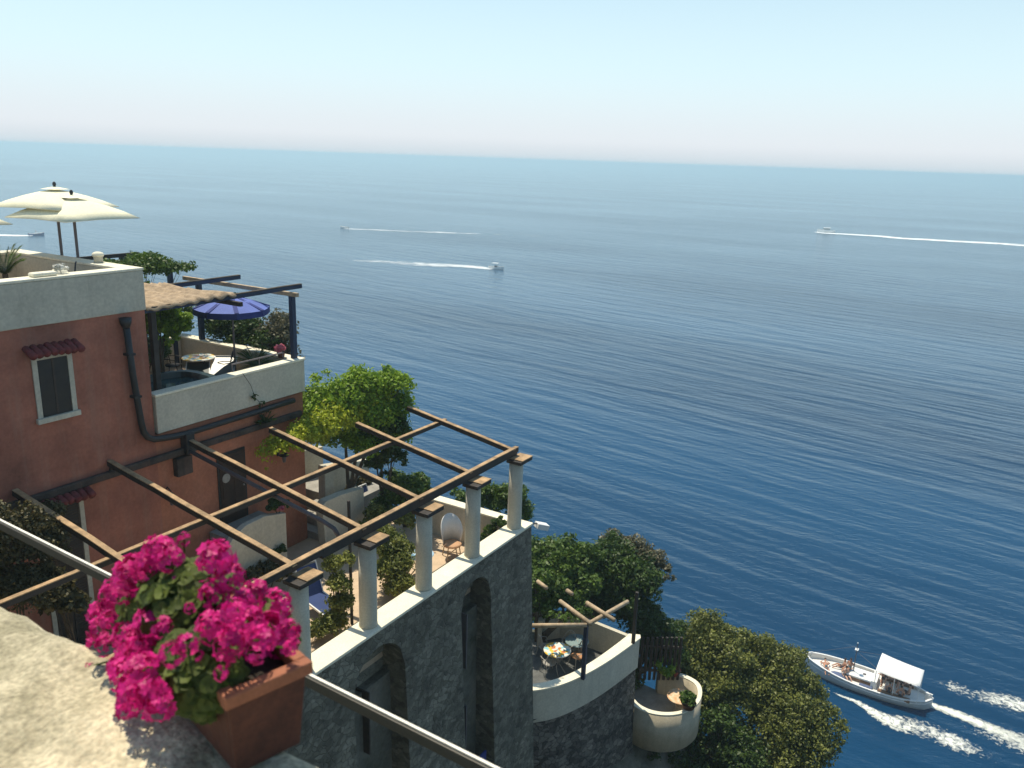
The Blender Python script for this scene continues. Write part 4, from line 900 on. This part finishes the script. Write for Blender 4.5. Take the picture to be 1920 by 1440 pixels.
tb=PZ(1275,1305,zf2+.55); round_table('round pale mosaic table on the small round terrace',(tb[0],tb[1],zf2),.36,.52,mat('pale_mosaic',(.62,.52,.36),.5,.4,7,col2=(.62,.30,.12)))
pb=PZ(1297,1330,-14.5); 
plant('flower_trough','terracotta trough with green leaves on the round terrace wall','planter',(pb[0],pb[1]+.1,-14.49),[(pb[0]-.05,pb[1]+.15,-14.2,.22,.2,.18)],700,.08,LG,61,trunk=.01,limbs=1,pot=(.2,.16,terra))
pb=PZ(1265,1262,-14.45); plant('flower_trough','reddish trough with bright leaves on the inner side of the round terrace','planter',(pb[0],pb[1],-14.49),[(pb[0]-.2,pb[1]+.25,-14.2,.3,.3,.2)],900,.09,LB,62,trunk=.01,limbs=1,pot=(.18,.16,red))
# dark fence and shed between the two terraces
t=thing('timber_fence','dark vertical timber fence between the two lower terraces','fence',PX(1230,1240,20.5))
for i in range(9):
    px=1206+i*9; a=PX(px,1195,20.3+i*.07); MB().bar((a[0],a[1],a[2]-1.4),(a[0],a[1],a[2]),.07,.07).build('paling',woodd,t)
a=PX(1204,1210,20.3);c=PX(1280,1215,20.9); MB().bar(a,c,.05,.07).build('rail',woodd,t); MB().bar((a[0],a[1],a[2]-.8),(c[0],c[1],c[2]-.8),.05,.07).build('rail',woodd,t)
# ================================================================== TREES BELOW
def tr(name,lab,base,blobs,n,size,m,seed,cat='tree',group='trees on the cliff below the terrace',**kw):
    return plant(name,lab,cat,base,blobs,n,size,m,seed,group=group,trunk=.12,limbs=6,**kw)
tr('evergreen_tree','dark green tree directly right of the stone terrace corner',(19.5,11.2,-13.6),
  [blob(1030,1070,.8,X=19.5),blob(1015,1040,.55,X=19.6),blob(1065,1055,.7,X=19.8),blob(1005,1100,.6,X=18.8),blob(1080,1100,.7,X=19.6),blob(1025,1130,.5,X=18.9),blob(1100,1050,.5,X=20.2)],22000,.075,LG,71,nc=60,clump=.3)
tr('evergreen_tree','dark dense tree behind the poles of the lower pergola',(21.3,10.2,-14),
  [blob(1150,1070,.8,X=21),blob(1180,1100,.8,X=21),blob(1130,1110,.8,X=20.8),blob(1165,1135,.7,X=20.8),blob(1200,1080,.6,X=21.3),blob(1120,1060,.6,X=21),blob(1150,1040,.6,X=21.3),blob(1090,1080,.6,X=20.6),blob(1190,1160,.5,X=21)],25000,.075,LD,72,nc=60,clump=.3)
tr('olive_tree','grey brown olive tree sticking up at the edge of the trees',(22.5,10.4,-15),
  [blob(1150,1020,.42,X=22.3),blob(1185,1035,.5,X=22.4),blob(1215,1055,.5,X=22.5),blob(1235,1075,.4,X=22.6),blob(1205,1090,.5,X=22.5),blob(1170,1055,.5,X=22.2)],11000,.065,LGy,73,nc=50,clump=.3)
tr('leafy_shrub','bright leafy shrub climbing onto the lower pergola poles',(18.6,10,-13.4),
  [blob(1010,1130,.4,X=18.2),blob(1040,1110,.45,X=18.6),blob(1080,1135,.4,X=19),blob(1035,1095,.35,X=18.6),blob(1000,1090,.4,X=18.0),blob(1060,1160,.22,X=17.8),blob(1035,1160,.18,X=17.4),blob(1095,1155,.25,X=18.5)],9000,.07,LG,74,cat='shrub',group='shrubs on the cliff')
tr('leafy_shrub','dark round shrub right of the curved lower terrace',(21.0,8.2,-15.4),
  [blob(1215,1170,.6,X=21.2),blob(1235,1195,.6,X=21.3),blob(1205,1205,.5,X=20.9),blob(1250,1215,.5,X=21.5),blob(1220,1150,.35,X=21.4),blob(1255,1180,.4,X=22),blob(1235,1235,.45,X=21.2)],13000,.07,LD,75,cat='shrub',group='shrubs on the cliff')
oy='olive green trees at the lower right of the slope'
tr('holm_oak','tallest olive green tree, nearest to the small round terrace',(23.2,5.6,-18),
  [blob(1280,1210,.75,X=23),blob(1330,1195,.75,X=23.6),blob(1300,1250,.8,X=22.9),blob(1360,1235,.8,X=23.4),blob(1270,1230,.5,X=22.4),blob(1340,1280,.85,X=22.8),blob(1310,1300,.6,X=22.2),blob(1380,1200,.5,X=24),blob(1255,1215,.35,X=22.6)],30000,.064,LO,76,group=oy,nc=80,clump=.27)
tr('holm_oak','olive green tree in the middle of the group above the water',(24.2,3.9,-19.5),
  [blob(1430,1230,.7,X=24.4),blob(1470,1260,.75,X=24.3),blob(1410,1290,.9,X=23.6),blob(1450,1310,.8,X=23.6),blob(1490,1235,.45,X=25),blob(1380,1330,.7,X=22.8),blob(1500,1290,.6,X=24.2),blob(1400,1215,.5,X=24.4)],28000,.064,LO,77,group=oy,nc=80,clump=.27)
tr('holm_oak','lowest olive green tree next to the white excursion boat',(23.8,3.0,-20),
  [blob(1520,1320,.65,X=24),blob(1550,1360,.6,X=23.9),blob(1480,1350,.9,X=23.3),blob(1510,1400,.8,X=23.2),blob(1440,1380,.8,X=22.8),blob(1550,1400,.45,X=23.6),blob(1470,1430,.9,X=22.6),blob(1575,1365,.25,X=24.2),blob(1420,1440,.8,X=22.2)],30000,.064,LO,78,group=oy,nc=80,clump=.27)
tr('holm_oak','darker tree under the wall of the small round terrace',(22.0,4.2,-19),
  [blob(1340,1360,.6,X=21.6),blob(1370,1400,.7,X=21.6),blob(1320,1400,.5,X=21.2),blob(1390,1440,.8,X=21.5),blob(1320,1350,.3,X=21.3),blob(1260,1430,.5,X=20.2),blob(1300,1450,.6,X=20.6),blob(1215,1400,.4,X=19.6),blob(1180,1430,.4,X=19)],19000,.066,LD,79,group=oy,nc=60,clump=.27)
# low ground cover on the slope
plant('leafy_shrub','dark shrub in the shade behind the round terrace and the timber fence','shrub',(20.2,8.6,-15.4),[(19.9,8.4,-15.0,.6,.5,.5),(20.6,8.2,-15.0,.6,.5,.5),(20.3,9.0,-14.7,.8,.5,.6)],6000,.07,LD,81,trunk=.03,nc=50,clump=.45)
rg=random.Random(9); bl=[]
for i in range(220):
    x=rg.uniform(17.5,38); y=rg.uniform(-12,22)
    if 17<x<21.6 and 4.8<y<10.5: continue
    h_=hgt(x,y)
    if h_<SEA+.6: continue
    bl.append((x,y,h_+.1,.7,.7,.35))
o=leafmesh('slope_scrub',bl,26000,.14,LD,None,80,clump=.5,nc=3,loc=(20,5,-17)); tag(o,'dark scrub covering the rocky cliff slope','scrub',kind='stuff')
# ================================================================== BOATS
grey_hull=mat('pale_grey_hull',(.52,.55,.55),.45,.08,2,streak=.2,scol=(.3,.32,.32))
whiteb=mat('boat_white',(.80,.80,.78),.4,.05,2)
deckm=mat('boat_deck',(.78,.77,.72),.5,.06,3)
awn=mat('white_awning',(.86,.86,.84),.8,.04,2)
brownp=mat('varnished_plank',(.22,.11,.05),.5,.3,5)
cush=mat('slate_blue_cushion',(.09,.12,.22),.85,.1,4)
def hull(L_,B,fb,m,t,name='hull',stern=.55,sheer=.45,n=22,dk=None,depth=.4,dm=None,rim=None):
    # x forward from -L/2 to L/2; double ended work boat hull; returns half beam and sheer functions
    def hb(u): return B/2*max(0,(1-abs(2*u-1)**(2.6 if u<.5 else 2.1)))**(stern if u<.5 else .62)
    def zs(u): return fb+sheer*(max(0,u-.35)/.65)**2+.12*(max(0,.3-u)/.3)**2
    V=[];F_=[];k=6
    prof=[(.0,-depth),(.55,-depth*.7),(.86,-.02),(.96,.35),(1.0,.8),(1.0,1.0)]
    for i in range(n+1):
        u=i/n;h=hb(u);z1=zs(u);x=-L_/2+L_*u
        for s in (1,-1):
            for a,b_ in prof:
                z=b_ if b_<0 else b_*z1
                xx=x+( (z/z1)*.22 if u>.9 else 0)*(u-.9)*10*.6
                V.append((xx,s*h*a,z))
    m2=2*k
    for i in range(n):
        for s in (0,1):
            for j in range(k-1):
                a=i*m2+s*k+j; q=(a,a+m2,a+m2+1,a+1); F_.append(q if s==0 else q[::-1])
    MB().add(V,F_).build(name,m,t,True,local=True)
    # inner deck
    zd=dk if dk is not None else fb*.62
    V=[];F_=[]
    for i in range(n+1):
        u=i/n;h=max(0,hb(u)-.05);x=-L_/2+L_*u; e=zs(u); V+=[(x,h,e),(x,h*.985,zd+.25*(e-fb)),(x,-h*.985,zd+.25*(e-fb)),(x,-h,e)]
    for i in range(n):
        for j in range(3): F_.append((i*4+j,(i+1)*4+j,(i+1)*4+j+1,i*4+j+1))
    MB().add(V,F_).build('deck',dm or deckm,t,local=True)
    b=MB()
    for s in (1,-1):
        P=[(-L_/2+L_*i/n+(.13*max(0,(i/n-.9)*10)),s*(hb(i/n)-.02),zs(i/n)+.01) for i in range(n+1)]
        for p,q in zip(P,P[1:]): b.bar(p,q,.13,.045)
    b.build('gunwale',rim or whiteb,t,local=True)
    return hb,zs
PS=1.0
def skinbody(joints,edges,m,parent,name='body'):
    me=D.meshes.new(name); me.from_pydata([Vector(j[:3])*PS for j in joints],edges,[])
    o=link(name,me,m,parent,True); md=o.modifiers.new('skin','SKIN'); md.use_smooth_shade=True
    for sv,j in zip(me.skin_vertices[0].data,joints): sv.radius=(j[3]*PS,j[3]*PS)
    me.skin_vertices[0].data[0].use_root=True
    ss=o.modifiers.new('sub','SUBSURF'); ss.levels=1; ss.render_levels=1
    return o
skinm=mat('tanned_skin',(.50,.24,.14),.6,.1,4); skin2=mat('light_skin',(.62,.36,.25),.6,.1,4)
hairm=mat('dark_hair',(.02,.014,.01),.7,.2,10)
PE='people aboard the excursion boat'
def person(lab,loc,rz_,pose,sk,cloth,top=None,hair=None):
    t=thing('person',lab,'person',loc,rz_,PE if 'small dark boat' not in lab else None)
    if pose=='sit':
        J=[(0,0,.12,.13),(-.03,0,.30,.12),(-.06,0,.48,.14),(-.06,0,.60,.055),(-.04,0,.70,.085),(-.03,0,.80,.085)]
        hip=[(.05,.1,.12,.09),(.42,.13,.25,.06),(.72,.14,.06,.04),(.82,.14,.02,.03)]; arm=[(-.06,.19,.52,.055),(-.1,.27,.30,.04),(.10,.22,.16,.033),(.18,.2,.14,.03)]
    elif pose=='lie':
        J=[(0,0,.12,.12),(-.22,0,.14,.12),(-.42,0,.2,.13),(-.54,0,.26,.055),(-.64,0,.31,.085),(-.73,0,.36,.085)]
        hip=[(.08,.1,.11,.09),(.46,.13,.26,.06),(.80,.12,.06,.04),(.90,.12,.08,.03)]; arm=[(-.42,.18,.2,.055),(-.62,.34,.12,.04),(-.80,.22,.12,.033),(-.86,.15,.12,.03)]
    else:
        J=[(0,0,.90,.13),(0,0,1.08,.12),(0,0,1.30,.14),(0,0,1.44,.055),(.02,0,1.53,.085),(.03,0,1.63,.085)]
        hip=[(0,.1,.86,.09),(.05,.1,.46,.06),(0,.11,.06,.04),(.12,.11,.03,.035)]; arm=[(0,.20,1.36,.055),(.05,.26,1.08,.04),(.28,.2,1.0,.033),(.36,.18,1.02,.03)]
    E_=[(i,i+1) for i in range(5)]; pts=list(J)
    for s in (1,-1):
        n=len(pts); pts+=[(a,b*s,c,r) for a,b,c,r in hip]; E_+=[(0,n),(n,n+1),(n+1,n+2),(n+2,n+3)]
        n=len(pts); pts+=[(a,b*s,c,r) for a,b,c,r in arm]; E_+=[(2,n),(n,n+1),(n+1,n+2),(n+2,n+3)]
    skinbody(pts,E_,sk,t)
    h=Vector(pts[5][:3])*PS; b=MB(); b.ell((h.x-.012,h.y,h.z+.022),(.085,.08,.08),10,7); b.build('hair',hair or hairm,t,True,local=True)
    p=Vector(pts[0][:3])*PS; q=Vector(pts[1][:3])*PS
    sh=MB(); sh.tube([p-(q-p)*.35,p,q-(q-p)*.1],[.135,.135,.115],12)
    for s in (1,-1):
        a=Vector((hip[0][0],hip[0][1]*s,hip[0][2]))*PS; c=Vector((hip[1][0],hip[1][1]*s,hip[1][2]))*PS; sh.tube([a,a.lerp(c,.6)],[.09,.075],10)
    sh.build('shorts',cloth,t,True,local=True)
    if top:
        q2=Vector(pts[2][:3])*PS; MB().tube([q,q.lerp(q2,.6),q2,q2+(q2-q)*.3],[.115,.13,.135,.07],12).build('shirt',top,t,True,local=True)
    return t
bow=Vector(PZ(1507,1247,SEA)); ste=Vector(PZ(1748,1328,SEA)); mid=(bow+ste)/2; Lb=(bow-ste).length*.985; hd=math.atan2((bow-ste).y,(bow-ste).x)
BT=thing('excursion_boat','white wooden excursion boat with square awning and passengers, close below the trees','boat',(mid.x,mid.y,SEA),hd)
hb,zs=hull(Lb,2.75,.62,grey_hull,BT,dk=.46,sheer=.42)
b=MB()
for s in (1,-1):
    P=[(-Lb/2+Lb*i/22,s*(hb(i/22)*1.0+.012),zs(i/22)*.72) for i in range(23)]
    for p,q in zip(P,P[1:]): b.bar(p,q,.04,.05)
b.build('rubbing_strake',whiteb,BT,local=True)
def L2(x,y,z): # local boat -> world
    c,s=math.cos(hd),math.sin(hd); return (mid.x+c*x-s*y,mid.y+s*x+c*y,SEA+z)
cb=MB().bx(-.35,1.55,-.62,.62,.44,.86).build('cabin_trunk',whiteb,BT,local=True,bevel=.03)
MB().bx(-.4,1.5,-.628,-.62,.48,.74).build('side_panel',brownp,cb,local=True); MB().bx(-.4,1.5,.62,.628,.48,.74).build('side_panel',brownp,cb,local=True)
MB().bx(.1,.3,-.15,.05,.86,.89).build('hatch',greyp,cb,local=True)
MB().bx(-.75,-.36,-.75,.75,.44,1.0).build('helm_box',whiteb,BT,local=True,bevel=.02)
# awning
V=[];nx,ny_=8,5; x0,x1,wy=-3.45,-.6,1.32
for i in range(nx+1):
    for j in range(ny_+1):
        u=i/nx;v_=j/ny_; V.append((x0+(x1-x0)*u,(v_-.5)*2*wy*(.88+.12*u),2.02+.22*u+.07*math.sin(math.pi*v_)-.05*math.sin(math.pi*u)))
o=MB().add(V,[(i*(ny_+1)+j,(i+1)*(ny_+1)+j,(i+1)*(ny_+1)+j+1,i*(ny_+1)+j+1) for i in range(nx) for j in range(ny_)]).build('awning',awn,BT,True,local=True)
q=o.modifiers.new('t','SOLIDIFY');q.thickness=.02
for x,z in ((x0+.03,2.0),(x1-.03,2.22),(-1.85,2.1)):
    for s in (1,-1): MB().tube([(x,s*1.0,.6),(x,s*1.05,z)],.025,6).build('awning_post',wm,BT,local=True)
for s in (1,-1): MB().bx(-3.0,-.9,s*.98-.16,s*.98+.16,.46,.66).build('bench',brownp,BT,local=True)
MB().tube([(.95,0,.8),(.95,0,3.1)],[.04,.025],8).build('mast',greyp,BT,local=True)
b=MB(); b.tube([(.95,0,2.5),(x1,-1.0,2.25)],.012,5); b.tube([(.95,0,2.5),(x1,1.0,2.25)],.012,5); b.tube([(.95,0,2.9),(Lb/2-.1,0,1.1)],.01,5); b.build('stay',greyp,BT,local=True)
MB().ell((.95,0,3.15),(.05,.05,.06)).build('mast_light',whiteb,BT,True,local=True)
MB().bx(.83,1.07,-.16,.16,2.62,2.66).build('crosstree',whiteb,BT,local=True)
MB().tube([(Lb/2-.35,0,.95),(Lb/2-.35,0,1.3)],.04,8).build('bow_post',whiteb,BT,local=True)
MB().bx(-Lb/2+.05,-Lb/2+.5,-.05,.05,.5,1.05).build('rudder_head',whiteb,BT,local=True)
for s in (1,-1): MB().tube([(-Lb/2+.25,s*.1,.8),(-Lb/2+.25,s*.1,.98)],.04,8).build('cleat',whiteb,BT,local=True)
o=MB().lathe([(.001,0),(.62,0),(.66,.06),(.6,.12),(.001,.13)],(0,0,0),20,1,.55).build('cushion',cush,loc=L2(1.75,.75,.53),rz=hd,smooth=True,local=True); tag(o,'round slate blue cushion on the side deck of the excursion boat','cushion')
o=MB().bx(-.45,.45,-.16,.16,0,.1).build('cushion',cush,loc=L2(-.1,.93,.5),rz=hd,local=True,bevel=.04); tag(o,'dark seat pad beside the cabin of the excursion boat','cushion')
swim=mat('teal_swimsuit',(.03,.09,.12),.8); dk=mat('dark_clothes',(.04,.035,.045),.85,.2); pk=mat('pale_shirt',(.6,.55,.52),.85); gr=mat('grey_shirt',(.25,.23,.24),.85)
person('person in dark teal swim shorts lying on the bow deck',L2(2.75,.45,.56),hd+1.9,'lie',skinm,swim)
person('person sitting on the cabin roof just below the mast',L2(1.25,-.1,.86),hd+1.2,'sit',skinm,swim)
person('person sitting on the side deck leaning back by the cabin front',L2(1.35,.55,.52),hd+2.2,'sit',skin2,dk)
person('person sitting at the far side of the cabin front',L2(1.7,-.45,.52),hd+.3,'sit',skinm,dk)
i=0
for x,y,l,a,tp in ((-1.1,-.85,'person in pale shirt under the front edge of the boat awning',1.5,pk),(-1.6,.85,'person in dark shirt on the near bench at the middle of the boat awning',-1.5,dk),(-2.2,-.8,'person in grey shirt on the far bench under the awning',1.6,gr),(-2.35,.85,'person in grey shirt on the near bench under the awning',-1.6,gr),(-2.8,.3,'person in pale shirt under the rear edge of the boat awning',0,pk),(-1.95,-.85,'bare chested person on the far bench under the awning',1.4,None)):
    person(l,L2(x,y,.58),hd+a,'sit',skinm if i%2 else skin2,dk,tp); i+=1
person('person standing at the helm under the awning front',L2(-1.05,.1,.47),hd,'stand',skinm,dk,dk)
def motorboat(lab,px,py,L_,hdg,m,kind='cabin'):
    p=PZ(px,py,SEA); t=thing('motorboat',lab,'boat',(p[0],p[1],SEA),hdg,None)
    hull(L_,L_*.36,L_*.11,m,t,dk=L_*.07,sheer=L_*.07,stern=.32,depth=.3)
    if kind=='cabin':
        c=MB().bx(-L_*.16,L_*.16,-L_*.12,L_*.12,L_*.07,L_*.26).build('cabin',whiteb,t,local=True,bevel=.1)
        MB().bx(-L_*.165,L_*.168,-L_*.123,L_*.123,L_*.17,L_*.225).build('window_band',blackm,c,local=True)
        MB().bx(-L_*.2,L_*.17,-L_*.14,L_*.14,L_*.262,L_*.28).build('roof',whiteb,t,local=True,bevel=.03)
    elif kind=='bimini':
        MB().bx(-L_*.24,L_*.14,-L_*.15,L_*.15,L_*.33,L_*.35).build('canopy',whiteb,t,local=True,bevel=.03)
        for x in (-L_*.22,L_*.12):
            for s in (1,-1): MB().tube([(x,s*L_*.13,L_*.1),(x,s*L_*.14,L_*.33)],.03,6).build('canopy_post',wm,t,local=True)
        MB().bx(-L_*.08,L_*.06,-L_*.07,L_*.07,L_*.07,L_*.2).build('console',dk,t,local=True,bevel=.04)
    else:
        MB().bx(-L_*.05,L_*.12,-L_*.09,L_*.09,L_*.07,L_*.17).build('console',whiteb,t,local=True,bevel=.04)
        MB().bx(-L_*.5,-L_*.42,-.2,.2,.1,L_*.17).build('outboard_motor',blackm,t,local=True,bevel=.05)
    return t,p
def head(a,b_):
    a=Vector(PZ(*a,SEA));b_=Vector(PZ(*b_,SEA));d=b_-a;return math.atan2(d.y,d.x)
h1=head((900,500),(944,504)); motorboat('small white motorboat with canopy heading right, middle of the sea',930,504,5.6,h1,whiteb,'bimini')
h2=head((1600,437),(1530,434)); motorboat('white cabin cruiser at upper right trailing a long white wake',1549,436,10.5,h2,whiteb,'cabin')
h3=head((665,430),(635,427)); motorboat('distant white motorboat heading left, farthest from the coast',646,428,5.6,h3,whiteb,'open')
h4=head((50,441),(77,440)); tt,p4=motorboat('small dark open boat passing behind the cream parasols',68,441,6.0,h4,blued,'open')
person('person standing at the console of the small dark boat',(p4[0],p4[1],SEA+.5),h4,'stand',skinm,dk,dk)
# ------------------------------------------------------------------ wakes: thin foam sheets lying on the water
def foammat(name,scale,lo,hi,col=(.8,.84,.84)):
    m=D.materials.new(name);t,N,L=nodes(m);tc=N.new('ShaderNodeTexCoord');at=N.new('ShaderNodeAttribute');at.attribute_name='cover'
    n=N.new('ShaderNodeTexNoise');n.inputs['Scale'].default_value=scale;n.inputs['Detail'].default_value=7;n.inputs['Roughness'].default_value=.62;n.inputs['Distortion'].default_value=.6;L.new(tc.outputs['Object'],n.inputs['Vector'])
    a=N.new('ShaderNodeMath');a.operation='MULTIPLY_ADD';a.inputs[1].default_value=.62;L.new(at.outputs['Fac'],a.inputs[0]);L.new(n.outputs[0],a.inputs[2])
    mr=N.new('ShaderNodeMapRange');mr.inputs[1].default_value=lo;mr.inputs[2].default_value=hi;L.new(a.outputs[0],mr.inputs[0])
    d=N.new('ShaderNodeBsdfDiffuse');d.inputs[0].default_value=(*col,1);tr=N.new('ShaderNodeBsdfTransparent');ms=N.new('ShaderNodeMixShader');L.new(mr.outputs[0],ms.inputs[0]);L.new(tr.outputs[0],ms.inputs[1]);L.new(d.outputs[0],ms.inputs[2])
    o=N.new('ShaderNodeOutputMaterial');L.new(ms.outputs[0],o.inputs[0]);return m
def foam(name,path,m,zoff=.03,nc=8,sub=8):
    P=[(Vector(PZ(px,py,SEA)) if py is not None else px,w,c) for px,py,w,c in path]
    pts=[]
    for (a,w0,c0_),(b_,w1,c1_) in zip(P,P[1:]):
        for i in range(sub): u=i/sub; pts.append((a.lerp(b_,u),w0+(w1-w0)*u,c0_+(c1_-c0_)*u))
    pts.append(P[-1]); V=[];C=[];n=len(pts)
    for i,(p,w,c) in enumerate(pts):
        d=(pts[min(i+1,n-1)][0]-pts[max(i-1,0)][0]).normalized(); s=Vector((-d.y,d.x,0))
        for k in range(nc+1):
            e=k/nc*2-1; q=p+s*w*e*.5; V.append((q.x,q.y,SEA+zoff)); C.append(c*(1-abs(e)**2.2) if abs(e)<.999 else -.3)
    o=MB().add(V,[(i*(nc+1)+k,(i+1)*(nc+1)+k,(i+1)*(nc+1)+k+1,i*(nc+1)+k+1) for i in range(n-1) for k in range(nc)]).build(name,m,loc=tuple(pts[0][0]),fix=False)
    at=o.data.attributes.new('cover','FLOAT','POINT'); at.data.foreach_set('value',C); tag(o,kind='stuff'); return o
fm=foammat('wake_foam',2.3,.80,1.10,(.78,.80,.74)); fm2=foammat('wake_foam_fine',1.7,.72,1.12,(.74,.76,.68)); fmw=foammat('wake_foam_faint',.12,.74,1.25,(.80,.84,.85)); fmf=foammat('wake_foam_far',.10,.62,.95,(.85,.88,.88))
f1=foam('wake_foam',[(1738,1320,.9,1),(1780,1334,1.3,1),(1840,1358,1.5,.95),(1890,1380,1.9,.75),(1960,1408,2.8,.65),(2100,1460,4,.4)],fm2); tag(f1,'white propeller wash streaming behind the excursion boat','foam')
f1=foam('bow_wave_foam',[(1545,1292,.3,.4),(1575,1305,.4,.8),(1610,1318,.7,.85),(1640,1338,1.4,.95),(1672,1354,2.4,.9),(1710,1362,3.0,.72),(1750,1374,3.0,.66),(1790,1392,2.8,.85),(1825,1408,2.4,.6),(1880,1428,1.6,.25)],fm,.035,nc=12); tag(f1,'broken white foam along the near side of the excursion boat','foam')
f1=foam('wake_edge_foam',[(1600,1317,.15,.7),(1630,1336,.25,.85),(1655,1353,.3,.85),(1685,1366,.3,.8),(1720,1374,.25,.6),(1750,1380,.2,.3)],fm2,.06,nc=4); tag(f1,'thin bright foam line curling off the hull of the excursion boat','foam')
f1=foam('side_foam',[(1755,1280,1,.3),(1785,1288,2.4,.66),(1820,1302,2.8,.5),(1870,1312,3,.72),(1910,1322,3.2,.8),(1990,1350,3.6,.7)],fm,.04,nc=12); tag(f1,'scattered foam patches to the right of the excursion boat','foam')
f1=foam('side_foam',[(1800,1362,2,.3),(1850,1376,3,.55),(1900,1390,3.8,.66),(1990,1420,4.5,.6)],fm,.045,nc=12); tag(f1,'faint foam at the bottom right edge behind the boat','foam')
f1=foam('wake_foam',[(1528,435,3,1),(1545,437,10,1.1),(1600,440,12,1.1),(1650,443,14,1.0),(1690,447,16,.9),(1730,449,16,.95),(1800,453,18,.8),(1860,456,20,.75),(1990,465,22,.65)],fmf,.05); tag(f1,'long white wake of the cabin cruiser at the right','foam')
f1=foam('wake_foam',[(922,505,5,1.1),(900,502,9,1.1),(870,499,11,1.0),(820,497,13,.9),(760,494,13,.72),(700,490,10,.6),(640,487,10,.3),(560,483,10,.15)],fmw,.05); tag(f1,'white wake behind the small canopied motorboat','foam')
f1=foam('wake_foam',[(645,429,4,1),(700,431,8,.95),(760,434,9,.7),(830,436,10,.75),(900,439,10,.5),(1050,444,12,.3)],fmw,.05); tag(f1,'faint wake of the farthest motorboat','foam')
f1=foam('wake_foam',[(62,442,3,1.1),(40,442,7,1.1),(0,441,8,1.0),(-60,440,9,.9)],fmf,.05); tag(f1,'white wake behind the small dark boat','foam')
HAZE=6.5e-4
# ------------------------------------------------------------------ haze
m=D.materials.new('sea_haze');t,N,L=nodes(m);v=N.new('ShaderNodeVolumePrincipled');v.inputs['Color'].default_value=(.70,.92,1.0,1);v.inputs['Density'].default_value=HAZE;v.inputs['Anisotropy'].default_value=.3
o_=N.new('ShaderNodeOutputMaterial');L.new(v.outputs[0],o_.inputs['Volume'])
o=MB().bx(-61000,61000,-61000,61000,-43.5,1.5).build('haze',m,loc=(0,0,-43.5)); tag(o,kind='stuff')
# ================================================================== scale to metres
for me in D.meshes:
    me.transform(Matrix.Scale(K,4)); me.update()
    if me.skin_vertices:
        for sv in me.skin_vertices[0].data: sv.radius=(sv.radius[0]*K,sv.radius[1]*K)
for o in D.objects:
    if o.type in {'MESH','EMPTY'}:
        o.location=o.location*K
        for m in o.modifiers:
            if m.type=='BEVEL': m.width*=K
